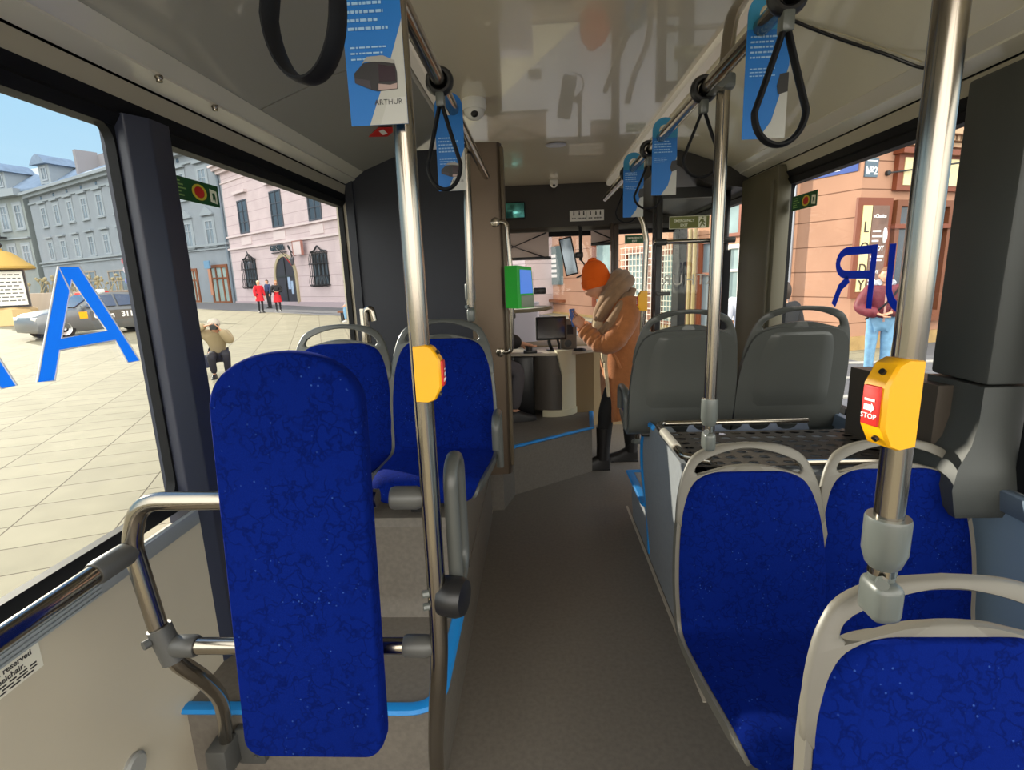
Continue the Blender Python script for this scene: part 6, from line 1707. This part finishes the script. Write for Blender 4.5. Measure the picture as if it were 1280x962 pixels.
mb.build('print', WHITE, sg, smooth=0)
sg = thing('shop_fascia', 'red-brown framed cream sign board above the shop window', 'sign', G2.P(2.1, 2.95, .1))
mb = MB(); G2.bx(mb, .80, 3.55, 2.92, 3.62, 0, .10); G2.bx(mb, .74, 3.66, 3.60, 3.70, 0, .22); mb.build('frame', REDF, sg, smooth=0)
mb = MB(); G2.bx(mb, .95, 2.05, 3.02, 3.54, .10, .115); G2.bx(mb, 2.2, 3.42, 3.02, 3.54, .10, .115); mb.build('cream_panel', mat('fascia_cream', (224, 212, 164), .6), sg, smooth=0)
t = thing('awning_rod', 'thin iron rods stretched above the shop sign', 'rod', G2.P(1, 3.3, .3))
MB().tube([G2.P(.62, 3.25, .05), G2.P(2.2, 3.42, .5), G2.P(3.9, 3.28, .3)], .016, seg=6).lathe([(.0, 0), (.05, 0), (.05, .06), (0, .07)], G2.P(.62, 3.25, 0), 10, tuple(G2.n)).build('rod', IRON, t)
sg = thing('house_number', 'blue-grey enamel plate with the number 2', 'sign', G2.P(.0, 3.2, .02))
mb = MB(); G2.bx(mb, .02, .36, 3.17, 3.53, .0, .02); mb.build('plate', mat('enamel_grey_blue', (84, 104, 120), .4), sg, smooth=0)
mb = MB(); mb.merge(text_bm('№2', .20, frame_mtx(G2.P(.19, 3.22, .022), G2.d, (0, 0, 1)), .002, 'CENTER', bold=.004)); G2.bx(mb, .06, .32, 3.46, 3.48, .02, .024); mb.build('lettering', WHITE, sg, smooth=0)
sg = thing('street_sign', 'blue enamel street name plate at the house corner under the window head', 'sign', G1.P(.8, 3.35, .02))
mb = MB(); G1.bx(mb, .10, 1.2, 3.30, 3.56, 0, .02); mb.build('plate', mat('enamel_blue', (44, 74, 150), .4), sg, smooth=0)
mb = MB(); mb.merge(text_bm('Łokietka', .20, frame_mtx(G1.P(1.15, 3.37, .023), -G1.d, (0, 0, 1)), .002, 'LEFT', bold=.004)); mb.build('lettering', WHITE, sg, smooth=0)
dp = MB().tube([G1.P(1.42, 9, .12), G1.P(1.42, -.4, .12)], .075, seg=10)
single('drain_pipe', dp, mat('zinc', (176, 184, 196), .35, metal=.6), 'zinc drain pipe on the peach corner house', 'drain pipe')
sg = thing('price_board', 'grey-teal board with white price strips on the peach wall', 'sign', G1.P(12.4, 1.28, .05))
mb = MB(); G1.bx(mb, 11.75, 13.15, 1.1, 2.65, 0, .06); mb.build('board', mat('board_teal', (92, 112, 116), .6), sg, smooth=0)
mb = MB()
for k in range(5): G1.bx(mb, 12.25 - .02 * k, 12.75 + .05 * (k % 3), 2.2 - .2 * k, 2.32 - .2 * k, .06, .07)
mb.build('price_strip', WHITE, sg, smooth=0)
sg = thing('shop_poster', 'white poster with dark lettering low in the shop front on the right', 'poster', G2.P(2.7, .9, .05))
mb = MB(); G2.bx(mb, 2.55, 3.15, .72, 1.38, .02, .05); mb.build('plate', WHITEP, sg, smooth=0)
mb = MB(); mb.merge(text_bm('Foto', .20, frame_mtx(G2.P(2.62, 1.12, .055), G2.d, (0, 0, 1)), .002, 'LEFT')); mb.merge(text_bm('IMAGE', .13, frame_mtx(G2.P(2.62, .92, .055), G2.d, (0, 0, 1)), .002, 'LEFT')); mb.build('lettering', mat('ink_black', (40, 40, 40), .6), sg, smooth=0)

# ------------------------------------------------------------------ light and camera
w = bpy.data.worlds.new('World'); SC.world = w; w.use_nodes = True
nt = w.node_tree; bg = nt.nodes['Background']
AZ, EL = 56, 17
# clear winter sky: pale towards the horizon, bluer overhead, plus an added bright lobe out of view behind the bus, filling the interior
tc = nt.nodes.new('ShaderNodeTexCoord'); sp = nt.nodes.new('ShaderNodeSeparateXYZ'); nt.links.new(tc.outputs['Generated'], sp.inputs[0])
rp = nt.nodes.new('ShaderNodeValToRGB'); rp.color_ramp.elements[0].position = .0; rp.color_ramp.elements[0].color = (.58, .75, .86, 1)
rp.color_ramp.elements[1].position = .7; rp.color_ramp.elements[1].color = (.20, .46, .92, 1)
e_ = rp.color_ramp.elements.new(.3); e_.color = (.38, .64, .86, 1)
nt.links.new(sp.outputs['Z'], rp.inputs['Fac'])
dt = nt.nodes.new('ShaderNodeVectorMath'); dt.operation = 'DOT_PRODUCT'; dt.inputs[1].default_value = V((.15, -.80, .58)).normalized()
nt.links.new(tc.outputs['Generated'], dt.inputs[0])
cn = nt.nodes.new('ShaderNodeTexNoise'); cn.inputs['Scale'].default_value = 3; cn.inputs['Detail'].default_value = 6; nt.links.new(tc.outputs['Generated'], cn.inputs['Vector'])
cm_ = nt.nodes.new('ShaderNodeMath'); cm_.operation = 'MULTIPLY_ADD'; cm_.inputs[1].default_value = .3; nt.links.new(cn.outputs['Fac'], cm_.inputs[0]); nt.links.new(dt.outputs['Value'], cm_.inputs[2])
cr_ = nt.nodes.new('ShaderNodeMapRange'); cr_.interpolation_type = 'SMOOTHSTEP'; cr_.inputs['From Min'].default_value = .15; cr_.inputs['From Max'].default_value = 1.05
nt.links.new(cm_.outputs[0], cr_.inputs['Value'])
cx_ = nt.nodes.new('ShaderNodeMix'); cx_.data_type = 'RGBA'; cx_.inputs['B'].default_value = (REAR_FILL, REAR_FILL * .95, REAR_FILL * .86, 1)
nt.links.new(cr_.outputs['Result'], cx_.inputs['Factor']); nt.links.new(rp.outputs['Color'], cx_.inputs['A'])
nt.links.new(cx_.outputs['Result'], bg.inputs['Color']); bg.inputs['Strength'].default_value = SKY_STRENGTH
ld = bpy.data.lights.new('sun', 'SUN'); ld.energy = SUN_STRENGTH; ld.angle = math.radians(.6); ld.color = (1.0, .90, .74)
so = bpy.data.objects.new('sun', ld); COL.objects.link(so)
az = math.radians(AZ); el = math.radians(EL)
sd = V((-math.sin(az) * math.cos(el), math.cos(az) * math.cos(el), math.sin(el)))
so.rotation_euler = sd.to_track_quat('Z', 'Y').to_euler(); so.location = sd * 60

cd = bpy.data.cameras.new('camera'); cam = bpy.data.objects.new('camera', cd); COL.objects.link(cam)
cd.sensor_fit = 'HORIZONTAL'; cd.sensor_width = 36; cd.lens = 36 * 650 / 1280; cd.clip_start = .05; cd.clip_end = 500
yw, pt, rl = math.radians(2.91), math.radians(11.79), math.radians(-2.02)
fw = V((-math.sin(yw) * math.cos(pt), math.cos(yw) * math.cos(pt), -math.sin(pt))); rt = V((math.cos(yw), math.sin(yw), 0)); up = rt.cross(fw)
r2 = rt * math.cos(rl) + up * math.sin(rl); u2 = up * math.cos(rl) - rt * math.sin(rl)
mx = M.Identity(4)
for i in range(3):
    mx[i][0] = r2[i]; mx[i][1] = u2[i]; mx[i][2] = -fw[i]
mx.translation = (0, 0, 1.5)
cam.matrix_world = mx
SC.camera = cam
SC.view_settings.view_transform = 'Standard'; SC.view_settings.look = 'None'; SC.view_settings.gamma = 1
SC.view_settings.use_curve_mapping = False
SC.view_settings.exposure = EXPOSURE
SC.cycles.max_bounces = 10; SC.cycles.transparent_max_bounces = 16; SC.cycles.diffuse_bounces = 6; SC.cycles.sample_clamp_indirect = 6
